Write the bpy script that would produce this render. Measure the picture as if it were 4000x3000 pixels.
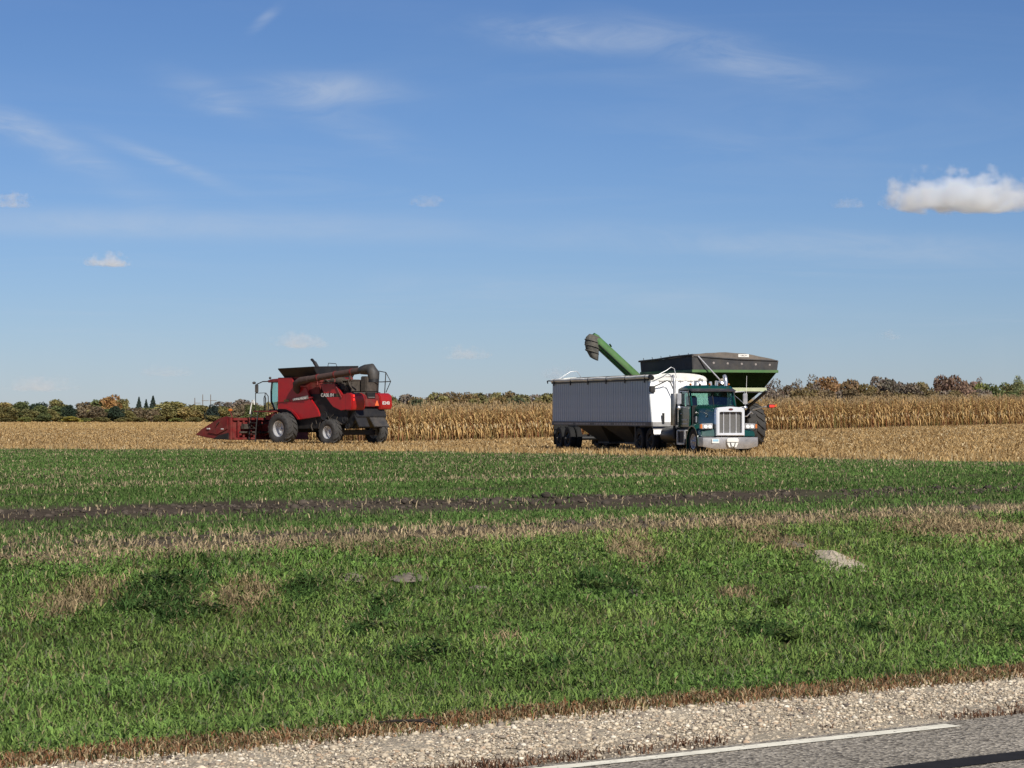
import bpy, bmesh, math, random
import numpy as np
from mathutils import Vector, Matrix

# ------------------------------------------------------------------ camera, sky, sun, exposure
for o in list(bpy.data.objects):
    bpy.data.objects.remove(o)
SC = bpy.context.scene
COL = SC.collection
rng = np.random.default_rng(7)
random.seed(7)
R = math.radians

FPX, HOR, EYE = 10000.0, 1620.0, 1.6          # focal length in photo pixels, horizon row, eye height
PITCH = math.atan((HOR - 1500.0) / FPX)
cam_d = bpy.data.cameras.new('camera')
cam_d.sensor_width = 36.0
cam_d.lens = FPX / 4000.0 * 36.0
cam_d.clip_start = 0.2
cam_d.clip_end = 40000.0
cam = bpy.data.objects.new('camera', cam_d)
cam.location = (0, 0, EYE)
cam.rotation_euler = (math.pi / 2 + PITCH, 0, 0)
COL.objects.link(cam)
SC.camera = cam

SUN_A, SUN_E = 26.0, 40.0                     # degrees right of straight-behind-camera, elevation
SUN = Vector((math.sin(R(SUN_A)) * math.cos(R(SUN_E)), -math.cos(R(SUN_A)) * math.cos(R(SUN_E)), math.sin(R(SUN_E))))
sd = bpy.data.lights.new('sun', 'SUN')
sd.energy = 4.5
sd.angle = R(0.53)
sd.color = (1.0, 0.945, 0.86)
sun = bpy.data.objects.new('sun', sd)
sun.rotation_euler = (-SUN).to_track_quat('-Z', 'Y').to_euler()
sun.location = (0, 0, 60)
COL.objects.link(sun)

SC.view_settings.view_transform = 'Standard'
SC.view_settings.look = 'None'
SC.view_settings.exposure = 0.25
SC.view_settings.gamma = 1.0
SC.view_settings.use_curve_mapping = False
SC.render.engine = 'CYCLES'
SC.cycles.max_bounces = 12
SC.cycles.transparent_max_bounces = 16
SC.cycles.volume_bounces = 12

world = bpy.data.worlds.new('World')
SC.world = world
world.use_nodes = True


class N:
    """tiny node-tree helper"""
    def __init__(s, tree):
        s.t = tree

    def n(s, kind, **kw):
        nd = s.t.nodes.new(kind)
        for k, v in kw.items():
            if k.startswith('_'):
                setattr(nd, k[1:], v)
            else:
                key = int(k[1:]) if k[0] == 'i' and k[1:].isdigit() else k.replace('__', ' ')
                if hasattr(v, 'is_linked') or hasattr(v, 'links'):
                    s.t.links.new(v, nd.inputs[key])
                else:
                    nd.inputs[key].default_value = v
        return nd

    def m(s, op, a, b=0.0, c=0.0, clamp=False):
        nd = s.n('ShaderNodeMath', _operation=op, _use_clamp=clamp)
        for i, v in enumerate((a, b, c)):
            if hasattr(v, 'links'):
                s.t.links.new(v, nd.inputs[i])
            else:
                nd.inputs[i].default_value = v
        return nd.outputs[0]

    def ramp(s, fac, stops):
        nd = s.n('ShaderNodeValToRGB')
        s.t.links.new(fac, nd.inputs[0])
        e = nd.color_ramp.elements
        while len(e) < len(stops):
            e.new(0.5)
        for el, (p, c) in zip(e, stops):
            el.position = p
            el.color = c if len(c) == 4 else (*c, 1)
        return nd.outputs[0]

    def mix(s, f, a, b, mode='MIX'):
        nd = s.n('ShaderNodeMix', _data_type='RGBA', _blend_type=mode)
        for i, v in ((0, f), (6, a), (7, b)):
            if hasattr(v, 'links'):
                s.t.links.new(v, nd.inputs[i])
            else:
                nd.inputs[i].default_value = v if i == 0 else ((*v, 1) if len(v) == 3 else v)
        return nd.outputs[2]


def build_world():
    t = world.node_tree
    t.nodes.clear()
    k = N(t)
    sky = k.n('ShaderNodeTexSky', _sky_type='NISHITA', _sun_disc=False)
    sky.sun_elevation = R(SUN_E)
    sky.sun_rotation = R(180.0 - SUN_A)
    sky.altitude = 300.0
    sky.air_density = 1.0
    sky.dust_density = 0.1
    sky.ozone_density = 3.0
    tc = k.n('ShaderNodeTexCoord')
    sep = k.n('ShaderNodeSeparateXYZ')
    t.links.new(tc.outputs['Generated'], sep.inputs[0])
    x, y, z = sep.outputs
    ys = k.m('MAXIMUM', y, 0.05)
    u, v = k.m('DIVIDE', x, ys), k.m('DIVIDE', z, ys)
    # high thin cloud: a sheet of ice cloud seen from below
    zs = k.m('MAXIMUM', z, 0.03)
    cx = k.n('ShaderNodeCombineXYZ')
    t.links.new(k.m('DIVIDE', x, zs), cx.inputs[0])
    t.links.new(k.m('DIVIDE', y, zs), cx.inputs[1])
    n1 = k.n('ShaderNodeTexNoise', Scale=0.55, Detail=7.0, Roughness=0.62, Distortion=1.4)
    t.links.new(cx.outputs[0], n1.inputs['Vector'])
    n2 = k.n('ShaderNodeTexNoise', Scale=0.16, Detail=3.0, Roughness=0.5)
    t.links.new(cx.outputs[0], n2.inputs['Vector'])
    thin = k.m('MULTIPLY', k.ramp(n1.outputs[0], [(0.45, (0, 0, 0)), (0.8, (1, 1, 1))]),
               k.ramp(n2.outputs[0], [(0.42, (0, 0, 0)), (0.7, (1, 1, 1))]))
    cirrus = k.m('MULTIPLY', thin, 0.22)
    uv = k.n('ShaderNodeCombineXYZ')
    t.links.new(k.m('MULTIPLY', u, 9.0), uv.inputs[0])
    t.links.new(k.m('MULTIPLY', v, 34.0), uv.inputs[1])
    n3 = k.n('ShaderNodeTexNoise', Scale=2.2, Detail=8.0, Roughness=0.62, Distortion=1.1)
    t.links.new(uv.outputs[0], n3.inputs['Vector'])
    streak = k.ramp(n3.outputs[0], [(0.36, (0, 0, 0)), (0.66, (1, 1, 1))])
    # wisps of ice cloud hanging in fixed directions: (azimuth px, row, half-length, half-width, slope deg, strength)
    W = [(350, 872, 1500, 55, 1.0, 0.34), (120, 520, 420, 60, 28, 0.28), (620, 620, 260, 26, 22, 0.2),
         (1280, 345, 260, 60, 3, 0.26), (820, 370, 170, 60, 20, 0.22), (2250, 140, 330, 60, 4, 0.22),
         (2850, 215, 420, 80, 14, 0.2), (1350, 480, 300, 60, 20, 0.12), (3300, 960, 900, 60, 2, 0.16),
         (1030, 75, 60, 20, -40, 0.2), (2300, 1150, 900, 50, 3, 0.1)]
    for wi, (px, py, a, b, ang, st) in enumerate(W):
        du = k.m('SUBTRACT', u, (px - 2000) / FPX)
        dv = k.m('SUBTRACT', v, (HOR - py) / FPX)
        c, s_ = math.cos(R(-ang)), math.sin(R(-ang))
        p = k.m('ADD', k.m('MULTIPLY', du, c), k.m('MULTIPLY', dv, s_))
        q = k.m('SUBTRACT', k.m('MULTIPLY', dv, c), k.m('MULTIPLY', du, s_))
        p = k.m('DIVIDE', p, a / FPX)
        q = k.m('DIVIDE', q, b / FPX)
        st = st * 1.55
        e = k.m('EXPONENT', k.m('MULTIPLY', k.m('ADD', k.m('MULTIPLY', p, p), k.m('POWER', k.m('ABSOLUTE', q), 2.6)), -1.0))
        cirrus = k.m('ADD', cirrus, k.m('MULTIPLY', k.m('MULTIPLY', e, st),
                                        k.m('ADD', k.m('MULTIPLY', streak, 0.9 if wi else 0.3), 0.18 if wi else 0.42)))
    cirrus = k.m('MINIMUM', k.m('MULTIPLY', cirrus, 1.0), 0.6)
    grade = k.n('ShaderNodeGamma', Gamma=1.2)
    t.links.new(sky.outputs[0], grade.inputs[0])
    tint = k.mix(1.0, grade.outputs[0], (0.302, 0.358, 0.478), 'MULTIPLY')
    low = k.ramp(z, [(0.0, (0.96, 0.98, 1.16)), (0.14, (0.96, 0.97, 1.0))])
    tint = k.mix(1.0, tint, low, 'MULTIPLY')
    col = k.mix(cirrus, tint, (5.4, 6.0, 6.9))
    bg = k.n('ShaderNodeBackground', Strength=0.085)
    t.links.new(col, bg.inputs[0])
    out = k.n('ShaderNodeOutputWorld')
    t.links.new(bg.outputs[0], out.inputs[0])


build_world()


# ------------------------------------------------------------------ pixel -> place helpers
def ray(px, py):
    x = (px - 2000.0) / FPX
    z = (1500.0 - py) / FPX
    c, s = math.cos(PITCH), math.sin(PITCH)
    return x, c - z * s, s + z * c            # world direction (x, y, z)


def at(px, py, d):
    """point on the ray of a photo pixel at depth d (metres along +Y)"""
    x, y, z = ray(px, py)
    return Vector((x / y * d, d, EYE + z / y * d))


U = np.array((0.793, 0.609))                  # road direction
NN = np.array((-0.609, 0.793))                # across the road, into the field


def sst(a, b, x):
    t = np.clip((x - a) / (b - a), 0, 1)
    return t * t * (3 - 2 * t)


_perm = rng.random((256, 256)).astype(np.float64)


def vnoise(x, y):
    xi, yi = np.floor(x).astype(int), np.floor(y).astype(int)
    fx, fy = x - xi, y - yi
    fx, fy = fx * fx * (3 - 2 * fx), fy * fy * (3 - 2 * fy)
    a = _perm[xi & 255, yi & 255]; b = _perm[(xi + 1) & 255, yi & 255]
    c = _perm[xi & 255, (yi + 1) & 255]; d = _perm[(xi + 1) & 255, (yi + 1) & 255]
    return (a * (1 - fx) + b * fx) * (1 - fy) + (c * (1 - fx) + d * fx) * fy


def fbm(x, y, o=4):
    s, a, tot = 0.0, 0.5, 0.0
    for i in range(o):
        s = s + a * vnoise(x * 2 ** i + 17.3 * i, y * 2 ** i - 9.1 * i)
        tot += a; a *= 0.5
    return s / tot


ZX = ([-400, -60, -30, -13, -7, 1.7, 19, 30, 42, 90, 400], [-.25, -.2, -.2, -.17, -.16, -.03, .365, .56, .75, 1.1, 1.6])


def terrain(X, Y, rough=True):
    X = np.asarray(X, float); Y = np.asarray(Y, float)
    n = X * NN[0] + Y * NN[1]
    base = np.interp(X, *ZX) * sst(70, 155, Y)
    ditch = np.interp(n, [-3, 0.9, 1.2, 10.6, 11.1, 13, 17, 22, 26, 28, 34],
                      [-.3, -.1, -.1, -.1, -.04, -.2, -.3, -.2, -.02, .03, 0.0])
    z = base + ditch
    if rough:
        amp = 0.20 * sst(11.2, 13, n) * (1 - sst(24, 27, n)) + 0.02 * sst(25, 28, n) * (1 - sst(120, 200, Y))
        z = z + (fbm(X * 1.3, Y * 1.3, 4) - 0.5) * amp
        for c0, w, h in ((37.0, 2.6, 0.10), (28.0, 1.3, 0.08)):
            b = np.exp(-((n - c0) / w) ** 2)
            z = z + b * (fbm(X * 2.2 + 5, Y * 2.2, 3) - 0.42) * h * 1.6
    return z


def tz(x, y):
    return float(terrain(x, y))


def ground_at(px, py):
    """where a photo pixel's ray meets the terrain"""
    x, y, z = ray(px, py)
    d0, d1 = 4.0, 1500.0
    f = lambda d: EYE + z / y * d - float(terrain(x / y * d, d, False))
    for _ in range(60):
        m = 0.5 * (d0 + d1)
        if f(m) > 0:
            d0 = m
        else:
            d1 = m
    return Vector((x / y * d0, d0, EYE + z / y * d0))


# ------------------------------------------------------------------ materials
MATS = {}


def mat(name, col, rough=0.6, metal=0.0, var=0.25, vs=3.0, dust=0.0, dustcol=(0.30, 0.24, 0.16), coat=0.0, bump=0.0, bs=30.0,
        emit=0.0, spec=0.5):
    if name in MATS:
        return MATS[name]
    m = bpy.data.materials.new(name)
    m.use_nodes = True
    t = m.node_tree
    k = N(t)
    b = t.nodes['Principled BSDF']
    tc = k.n('ShaderNodeTexCoord')
    n1 = k.n('ShaderNodeTexNoise', Scale=vs, Detail=6.0, Roughness=0.65)
    t.links.new(tc.outputs['Object'], n1.inputs['Vector'])
    f = k.ramp(n1.outputs[0], [(0.3, (1 - var,) * 3), (0.7, (1 + var,) * 3)])
    c = k.mix(1.0, col, f, 'MULTIPLY')
    if dust > 0:
        n2 = k.n('ShaderNodeTexNoise', Scale=vs * 0.7, Detail=8.0, Roughness=0.72)
        t.links.new(tc.outputs['Object'], n2.inputs['Vector'])
        df = k.ramp(n2.outputs[0], [(0.42, (0, 0, 0)), (0.75, (dust,) * 3)])
        c = k.mix(df, c, dustcol)
        t.links.new(k.m('ADD', k.m('MULTIPLY', df, 0.7), rough), b.inputs['Roughness'])
    else:
        b.inputs['Roughness'].default_value = rough
    t.links.new(c, b.inputs['Base Color'])
    b.inputs['Metallic'].default_value = metal
    b.inputs['Specular IOR Level'].default_value = spec
    if coat:
        b.inputs['Coat Weight'].default_value = coat
        b.inputs['Coat Roughness'].default_value = 0.08
    if emit:
        b.inputs['Emission Color'].default_value = (*col, 1)
        b.inputs['Emission Strength'].default_value = emit
    if bump:
        n3 = k.n('ShaderNodeTexNoise', Scale=bs, Detail=5.0)
        t.links.new(tc.outputs['Object'], n3.inputs['Vector'])
        bp = k.n('ShaderNodeBump', Strength=bump, Distance=0.02)
        t.links.new(n3.outputs[0], bp.inputs['Height'])
        t.links.new(bp.outputs[0], b.inputs['Normal'])
    MATS[name] = m
    return m


def glass_mat(name, tint, refl=0.12):
    m = bpy.data.materials.new(name)
    m.use_nodes = True
    t = m.node_tree
    t.nodes.clear()
    k = N(t)
    tr = k.n('ShaderNodeBsdfTransparent', Color=(*tint, 1))
    gl = k.n('ShaderNodeBsdfGlossy', Color=(0.9, 0.95, 0.95, 1), Roughness=0.04)
    lw = k.n('ShaderNodeLayerWeight', Blend=0.5)
    fr = k.m('ADD', k.m('MULTIPLY', k.m('POWER', lw.outputs['Facing'], 5.0), 0.9), 0.045)
    mx = k.n('ShaderNodeMixShader')
    t.links.new(k.m('ADD', fr, refl * 0.3, clamp=True), mx.inputs[0])
    t.links.new(tr.outputs[0], mx.inputs[1])
    t.links.new(gl.outputs[0], mx.inputs[2])
    o = k.n('ShaderNodeOutputMaterial')
    t.links.new(mx.outputs[0], o.inputs[0])
    MATS[name] = m
    return m


def attr_mat(name, rough=0.8, translucent=0.25, objcol=False, fine=0.0, fs=30.0, bump=0.0, spec=0.2):
    """surface whose own colour comes from the mesh colour attribute (each blade, leaf, stone has its own)"""
    m = bpy.data.materials.new(name)
    m.use_nodes = True
    t = m.node_tree
    t.nodes.clear()
    k = N(t)
    a = k.n('ShaderNodeAttribute', _attribute_name='Col')
    c = a.outputs['Color']
    if objcol:
        oi = k.n('ShaderNodeObjectInfo')
        c = k.mix(1.0, c, oi.outputs['Color'], 'MULTIPLY')
    tc = k.n('ShaderNodeTexCoord')
    if fine:
        n1 = k.n('ShaderNodeTexNoise', Scale=fs, Detail=8.0, Roughness=0.75)
        t.links.new(tc.outputs['Object'], n1.inputs['Vector'])
        c = k.mix(1.0, c, k.ramp(n1.outputs[0], [(0.3, (1 - fine,) * 3), (0.7, (1 + fine,) * 3)]), 'MULTIPLY')
    p = k.n('ShaderNodeBsdfPrincipled', Roughness=rough)
    p.inputs['Specular IOR Level'].default_value = spec
    t.links.new(c, p.inputs['Base Color'])
    if bump:
        n3 = k.n('ShaderNodeTexNoise', Scale=fs * 0.6, Detail=6.0)
        t.links.new(tc.outputs['Object'], n3.inputs['Vector'])
        bp = k.n('ShaderNodeBump', Strength=bump, Distance=0.05)
        t.links.new(n3.outputs[0], bp.inputs['Height'])
        t.links.new(bp.outputs[0], p.inputs['Normal'])
    o = k.n('ShaderNodeOutputMaterial')
    if translucent:
        tl = k.n('ShaderNodeBsdfTranslucent')
        t.links.new(c, tl.inputs[0])
        mx = k.n('ShaderNodeMixShader', i0=translucent)
        t.links.new(p.outputs[0], mx.inputs[1])
        t.links.new(tl.outputs[0], mx.inputs[2])
        t.links.new(mx.outputs[0], o.inputs[0])
    else:
        t.links.new(p.outputs[0], o.inputs[0])
    MATS[name] = m
    return m


M_GROUND = attr_mat('ground_cover', 0.95, 0.0, fine=0.35, fs=9.0, bump=0.6, spec=0.0)
M_BLADE = attr_mat('blade', 0.75, 0.25, spec=0.08)
M_CORN = attr_mat('dry_corn', 0.75, 0.22, spec=0.1)
M_LEAF = attr_mat('tree_leaf', 0.8, 0.18, objcol=True)
M_STONE = attr_mat('stone', 0.85, 0.0, fine=0.15, fs=60.0, spec=0.1)
mat('red_paint', (0.34, 0.005, 0.008), 0.38, var=0.16, vs=1.2, dust=0.16, dustcol=(0.20, 0.10, 0.07), coat=0.25)
mat('dull_red', (0.15, 0.009, 0.009), 0.6, var=0.3, vs=3.0, dust=0.45, dustcol=(0.16, 0.09, 0.06))
mat('dusty_tube', (0.060, 0.034, 0.028), 0.8, var=0.3, vs=4.0, dust=0.4, dustcol=(0.11, 0.075, 0.058))
mat('black_paint', (0.008, 0.008, 0.009), 0.6, var=0.3, dust=0.06)
mat('grime', (0.055, 0.045, 0.036), 0.85, var=0.5, vs=5.0, dust=0.4, dustcol=(0.12, 0.095, 0.065))
mat('dark_steel', (0.026, 0.026, 0.027), 0.55, 0.4, var=0.3, dust=0.12)
mat('grey_plastic', (0.032, 0.031, 0.031), 0.6, var=0.2, dust=0.2)
mat('tyre_rubber', (0.035, 0.034, 0.033), 0.85, var=0.35, vs=4.0, dust=0.35, dustcol=(0.11, 0.095, 0.075), bump=0.2)
mat('truck_rubber', (0.011, 0.011, 0.011), 0.85, var=0.3, dust=0.15, dustcol=(0.035, 0.03, 0.025))
mat('silver_rim', (0.62, 0.62, 0.62), 0.4, 0.55, var=0.15, dust=0.15)
mat('chrome', (0.70, 0.69, 0.67), 0.28, 0.8, var=0.08)
mat('worn_chrome', (0.50, 0.49, 0.48), 0.38, 0.75, var=0.2, vs=4.0, dust=0.35, dustcol=(0.28, 0.26, 0.23))
mat('polished_frame', (0.82, 0.83, 0.84), 0.3, 0.35, var=0.06)
mat('green_truck', (0.003, 0.050, 0.036), 0.22, var=0.12, vs=1.5, dust=0.10, dustcol=(0.10, 0.12, 0.09), coat=0.7)
mat('white_panel', (0.82, 0.82, 0.79), 0.4, var=0.05, vs=2.0, dust=0.10, dustcol=(0.55, 0.52, 0.45))
mat('white_tarp', (0.78, 0.77, 0.70), 0.7, var=0.12, vs=4.0, dust=0.3, dustcol=(0.4, 0.37, 0.3))
mat('side_sheet', (0.42, 0.47, 0.53), 0.42, 0.1, var=0.14, vs=1.2, dust=0.2, dustcol=(0.22, 0.22, 0.22))
mat('cart_green', (0.006, 0.022, 0.005), 0.75, spec=0.08, var=0.25, vs=1.6, dust=0.05, dustcol=(0.03, 0.045, 0.02))
mat('auger_green', (0.058, 0.155, 0.042), 0.55, var=0.2, vs=2.0, dust=0.35, dustcol=(0.20, 0.22, 0.11))
mat('pale_green', (0.36, 0.40, 0.24), 0.7, var=0.15, vs=3.0, dust=0.4, dustcol=(0.42, 0.38, 0.26))
mat('black_tarp', (0.04, 0.04, 0.043), 0.75, var=0.3, vs=3.0, dust=0.55, dustcol=(0.13, 0.115, 0.095))
mat('tarp_top', (0.14, 0.12, 0.10), 0.85, var=0.3, vs=3.0, dust=0.6, dustcol=(0.24, 0.20, 0.16))
mat('rubber_boot', (0.075, 0.072, 0.062), 0.8, var=0.5, vs=5.0, dust=0.7, dustcol=(0.20, 0.18, 0.14))
mat('lamp_red', (0.75, 0.03, 0.02), 0.3, emit=1.1)
mat('amber', (0.55, 0.16, 0.03), 0.3)
mat('lamp_white', (0.85, 0.85, 0.8), 0.2, emit=0.45)
mat('lens_clear', (0.55, 0.56, 0.55), 0.15, 0.5)
mat('decal_white', (0.62, 0.60, 0.57), 0.6, var=0.2)
mat('decal_grey', (0.26, 0.23, 0.21), 0.6, var=0.3)
mat('decal_olive', (0.075, 0.07, 0.025), 0.6, var=0.3)
mat('decal_black', (0.014, 0.012, 0.012), 0.6)
mat('orange_sign', (0.85, 0.16, 0.05), 0.5, var=0.1)
mat('plate_blue', (0.30, 0.50, 0.62), 0.5, var=0.1)
mat('label_white', (0.75, 0.74, 0.68), 0.6, var=0.06)
mat('reflector', (0.36, 0.32, 0.31), 0.4, var=0.2)
mat('seat_fabric', (0.05, 0.05, 0.052), 0.9)
mat('bark', (0.10, 0.08, 0.06), 0.9, var=0.4, vs=2.0)
mat('wood_pole', (0.16, 0.14, 0.12), 0.9, var=0.3)
mat('house_white', (0.75, 0.74, 0.70), 0.7)
mat('roof_grey', (0.12, 0.12, 0.12), 0.8)
glass_mat('truck_glass', (0.55, 0.72, 0.66), 0.25)
glass_mat('cab_glass', (0.74, 0.90, 0.87), 0.1)


# ------------------------------------------------------------------ mesh helpers
def tag(o, label=None, cat=None, group=None, kind=None):
    if label: o['label'] = label
    if cat: o['category'] = cat
    if group: o['group'] = group
    if kind: o['kind'] = kind
    return o


def empty(name, loc=(0, 0, 0), rz=0.0, label=None, cat=None, group=None):
    o = bpy.data.objects.new(name, None)
    o.empty_display_size = 0.3
    o.location = loc
    o.rotation_euler = (0, 0, rz)
    COL.objects.link(o)
    return tag(o, label, cat, group)


def link(name, me, m, parent=None):
    o = bpy.data.objects.new(name, me)
    if m is not None and not me.materials:
        me.materials.append(MATS[m] if isinstance(m, str) else m)
    COL.objects.link(o)
    if parent is not None:
        o.parent = parent
    return o


class G:
    def __init__(s):
        s.v, s.f = [], []

    def add(s, vs, fs):
        b = len(s.v)
        s.v += [tuple(p) for p in vs]
        s.f += [tuple(i + b for i in f) for f in fs]
        return s

    def box(s, x0, x1, y0, y1, z0, z1):
        vs = [(x, y, z) for x in (x0, x1) for y in (y0, y1) for z in (z0, z1)]
        return s.add(vs, [(0, 1, 3, 2), (4, 6, 7, 5), (0, 4, 5, 1), (2, 3, 7, 6), (0, 2, 6, 4), (1, 5, 7, 3)])

    def obox(s, c, size, eul=(0, 0, 0)):
        from mathutils import Euler
        m = Euler(eul).to_matrix()
        hx, hy, hz = (q / 2 for q in size)
        vs = [Vector(c) + m @ Vector((x, y, z)) for x in (-hx, hx) for y in (-hy, hy) for z in (-hz, hz)]
        return s.add(vs, [(0, 1, 3, 2), (4, 6, 7, 5), (0, 4, 5, 1), (2, 3, 7, 6), (0, 2, 6, 4), (1, 5, 7, 3)])

    def loft(s, rings, cap=True, closed=True):
        n = len(rings[0])
        vs = [p for r in rings for p in r]
        fs = []
        for i in range(len(rings) - 1):
            for j in range(n if closed else n - 1):
                a, b = i * n + j, i * n + (j + 1) % n
                fs.append((a, b, b + n, a + n))
        if cap:
            fs.append(tuple(range(n))[::-1])
            fs.append(tuple((len(rings) - 1) * n + j for j in range(n)))
        return s.add(vs, fs)

    def prism(s, poly, axis, a, b):
        """poly in the two other axes, extruded along axis from a to b"""
        def P(p, t):
            if axis == 'y': return (p[0], t, p[1])
            if axis == 'x': return (t, p[0], p[1])
            return (p[0], p[1], t)
        return s.loft([[P(p, a) for p in poly], [P(p, b) for p in poly]])

    def tube(s, p, q, r, r2=None, n=8):
        p, q = Vector(p), Vector(q)
        d = (q - p).normalized()
        a = d.orthogonal().normalized()
        b = d.cross(a)
        r2 = r if r2 is None else r2
        an = [2 * math.pi * i / n for i in range(n)]
        return s.loft([[p + (a * math.cos(t) + b * math.sin(t)) * r for t in an],
                       [q + (a * math.cos(t) + b * math.sin(t)) * r2 for t in an]])

    def path(s, pts, r, n=6):
        pts = [Vector(p) for p in pts]
        rings = []
        a = None
        rs = r if isinstance(r, (list, tuple)) else [r] * len(pts)
        for i, p in enumerate(pts):
            d = (pts[min(i + 1, len(pts) - 1)] - pts[max(i - 1, 0)]).normalized()
            if a is None:
                a = d.orthogonal().normalized()
            a = (a - d * a.dot(d)).normalized()
            b = d.cross(a)
            rings.append([p + (a * math.cos(2 * math.pi * j / n) + b * math.sin(2 * math.pi * j / n)) * rs[i] for j in range(n)])
        return s.loft(rings)

    def lathe_y(s, prof, c=(0, 0, 0), n=32, cap=False):
        """prof: (radius, y) pairs turned about the y axis through c"""
        rings = []
        for (r, y) in prof:
            rings.append([(c[0] + r * math.cos(2 * math.pi * j / n), c[1] + y, c[2] + r * math.sin(2 * math.pi * j / n)) for j in range(n)])
        return s.loft(rings, cap)

    def lathe_z(s, prof, c=(0, 0, 0), n=12, cap=True):
        rings = []
        for (r, z) in prof:
            rings.append([(c[0] + r * math.cos(2 * math.pi * j / n), c[1] + r * math.sin(2 * math.pi * j / n), c[2] + z) for j in range(n)])
        return s.loft(rings, cap)

    def lathe_x(s, prof, c=(0, 0, 0), n=12, cap=True):
        rings = []
        for (r, x) in prof:
            rings.append([(c[0] + x, c[1] + r * math.cos(2 * math.pi * j / n), c[2] + r * math.sin(2 * math.pi * j / n)) for j in range(n)])
        return s.loft(rings, cap)

    def sphere(s, c, r, n=8, m=6):
        rings = []
        for i in range(m + 1):
            t = math.pi * (0.04 + 0.92 * i / m)
            rings.append([(c[0] + r[0] * math.sin(t) * math.cos(2 * math.pi * j / n), c[1] + r[1] * math.sin(t) * math.sin(2 * math.pi * j / n),
                           c[2] + r[2] * math.cos(t)) for j in range(n)])
        return s.loft(rings)

    def mesh(s, name, smooth=0, bevel=0.0):
        me = bpy.data.meshes.new(name)
        me.from_pydata(s.v, [], s.f)
        bm = bmesh.new()
        bm.from_mesh(me)
        bmesh.ops.recalc_face_normals(bm, faces=bm.faces)
        if bevel:
            eds = [e for e in bm.edges if len(e.link_faces) == 2 and e.calc_face_angle(0) > R(28)]
            bmesh.ops.bevel(bm, geom=eds, offset=bevel, segments=2, affect='EDGES', clamp_overlap=True)
        bm.to_mesh(me)
        bm.free()
        if smooth:
            me.polygons.foreach_set('use_smooth', [True] * len(me.polygons))
            me.set_sharp_from_angle(angle=R(smooth))
        me.update()
        return me

    def build(s, name, m, parent=None, smooth=0, bevel=0.0):
        return link(name, s.mesh(name, smooth, bevel), m, parent)


def text(name, body, size, m, parent, origin, xdir, ydir, depth=0.004, stretch=1.0, center=False):
    cu = bpy.data.curves.new(name, 'FONT')
    cu.body = body
    cu.size = size
    cu.extrude = depth
    cu.offset = size * 0.02
    if center: cu.align_x = 'CENTER'
    tmp = bpy.data.objects.new(name, cu)
    COL.objects.link(tmp)
    dg = bpy.context.evaluated_depsgraph_get()
    me = bpy.data.meshes.new_from_object(tmp.evaluated_get(dg))
    bpy.data.objects.remove(tmp)
    bpy.data.curves.remove(cu)
    me.materials.clear()
    o = link(name, me, m, parent)
    xd = Vector(xdir).normalized(); yd = Vector(ydir).normalized()
    zd = xd.cross(yd)
    mt = Matrix((xd * stretch, yd, zd)).transposed().to_4x4()
    mt.translation = Vector(origin)
    o.matrix_local = mt
    return o


def fastmesh(name, V, F, col=None, smooth=False):
    """V (n,3) float, F (m,3) or (m,4) int"""
    me = bpy.data.meshes.new(name)
    V = np.ascontiguousarray(V, np.float32); F = np.ascontiguousarray(F, np.int32)
    k = F.shape[1]
    me.vertices.add(len(V)); me.vertices.foreach_set('co', V.ravel())
    me.loops.add(F.size); me.loops.foreach_set('vertex_index', F.ravel())
    me.polygons.add(len(F)); me.polygons.foreach_set('loop_start', np.arange(0, F.size, k, dtype=np.int32))
    if smooth:
        me.polygons.foreach_set('use_smooth', np.ones(len(F), bool))
    me.update(calc_edges=True)
    if col is not None:
        a = me.color_attributes.new('Col', 'FLOAT_COLOR', 'POINT')
        c = np.ones((len(V), 4), np.float32); c[:, :3] = col
        a.data.foreach_set('color', c.ravel())
    return me


# ------------------------------------------------------------------ ground
C_SOIL = np.array((0.068, 0.055, 0.043))
C_GREEN = np.array((0.070, 0.110, 0.032))
C_STUB = np.array((0.43, 0.285, 0.115))
C_VERGE = np.array((0.072, 0.080, 0.032))

EDGE = [ground_at(px, py) for px, py in ((-600, 1750), (0, 1757), (800, 1760), (1600, 1768), (2200, 1776), (2700, 1785), (3300, 1797), (4000, 1812), (4600, 1828))]
EX = np.array([p.x for p in EDGE]); EY = np.array([p.y for p in EDGE])


def field_edge(X):
    """Y of the border between sown green strip and corn stubble at X"""
    return np.interp(X, EX, EY)


def patches(lst):
    out = []
    for (px, py, rx, ry, st) in lst:
        c = ground_at(px, py)
        d = c.y
        out.append((c.x, c.y, rx * d / FPX, ry * d * d / (FPX * 1.7), st))
    return out


def pmask(X, Y, pl):
    m = np.zeros_like(X)
    for (x, y, rx, ry, st) in pl:
        m = np.maximum(m, st * np.exp(-(((X - x) / rx) ** 2 + ((Y - y) / ry) ** 2)))
    return m


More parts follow.
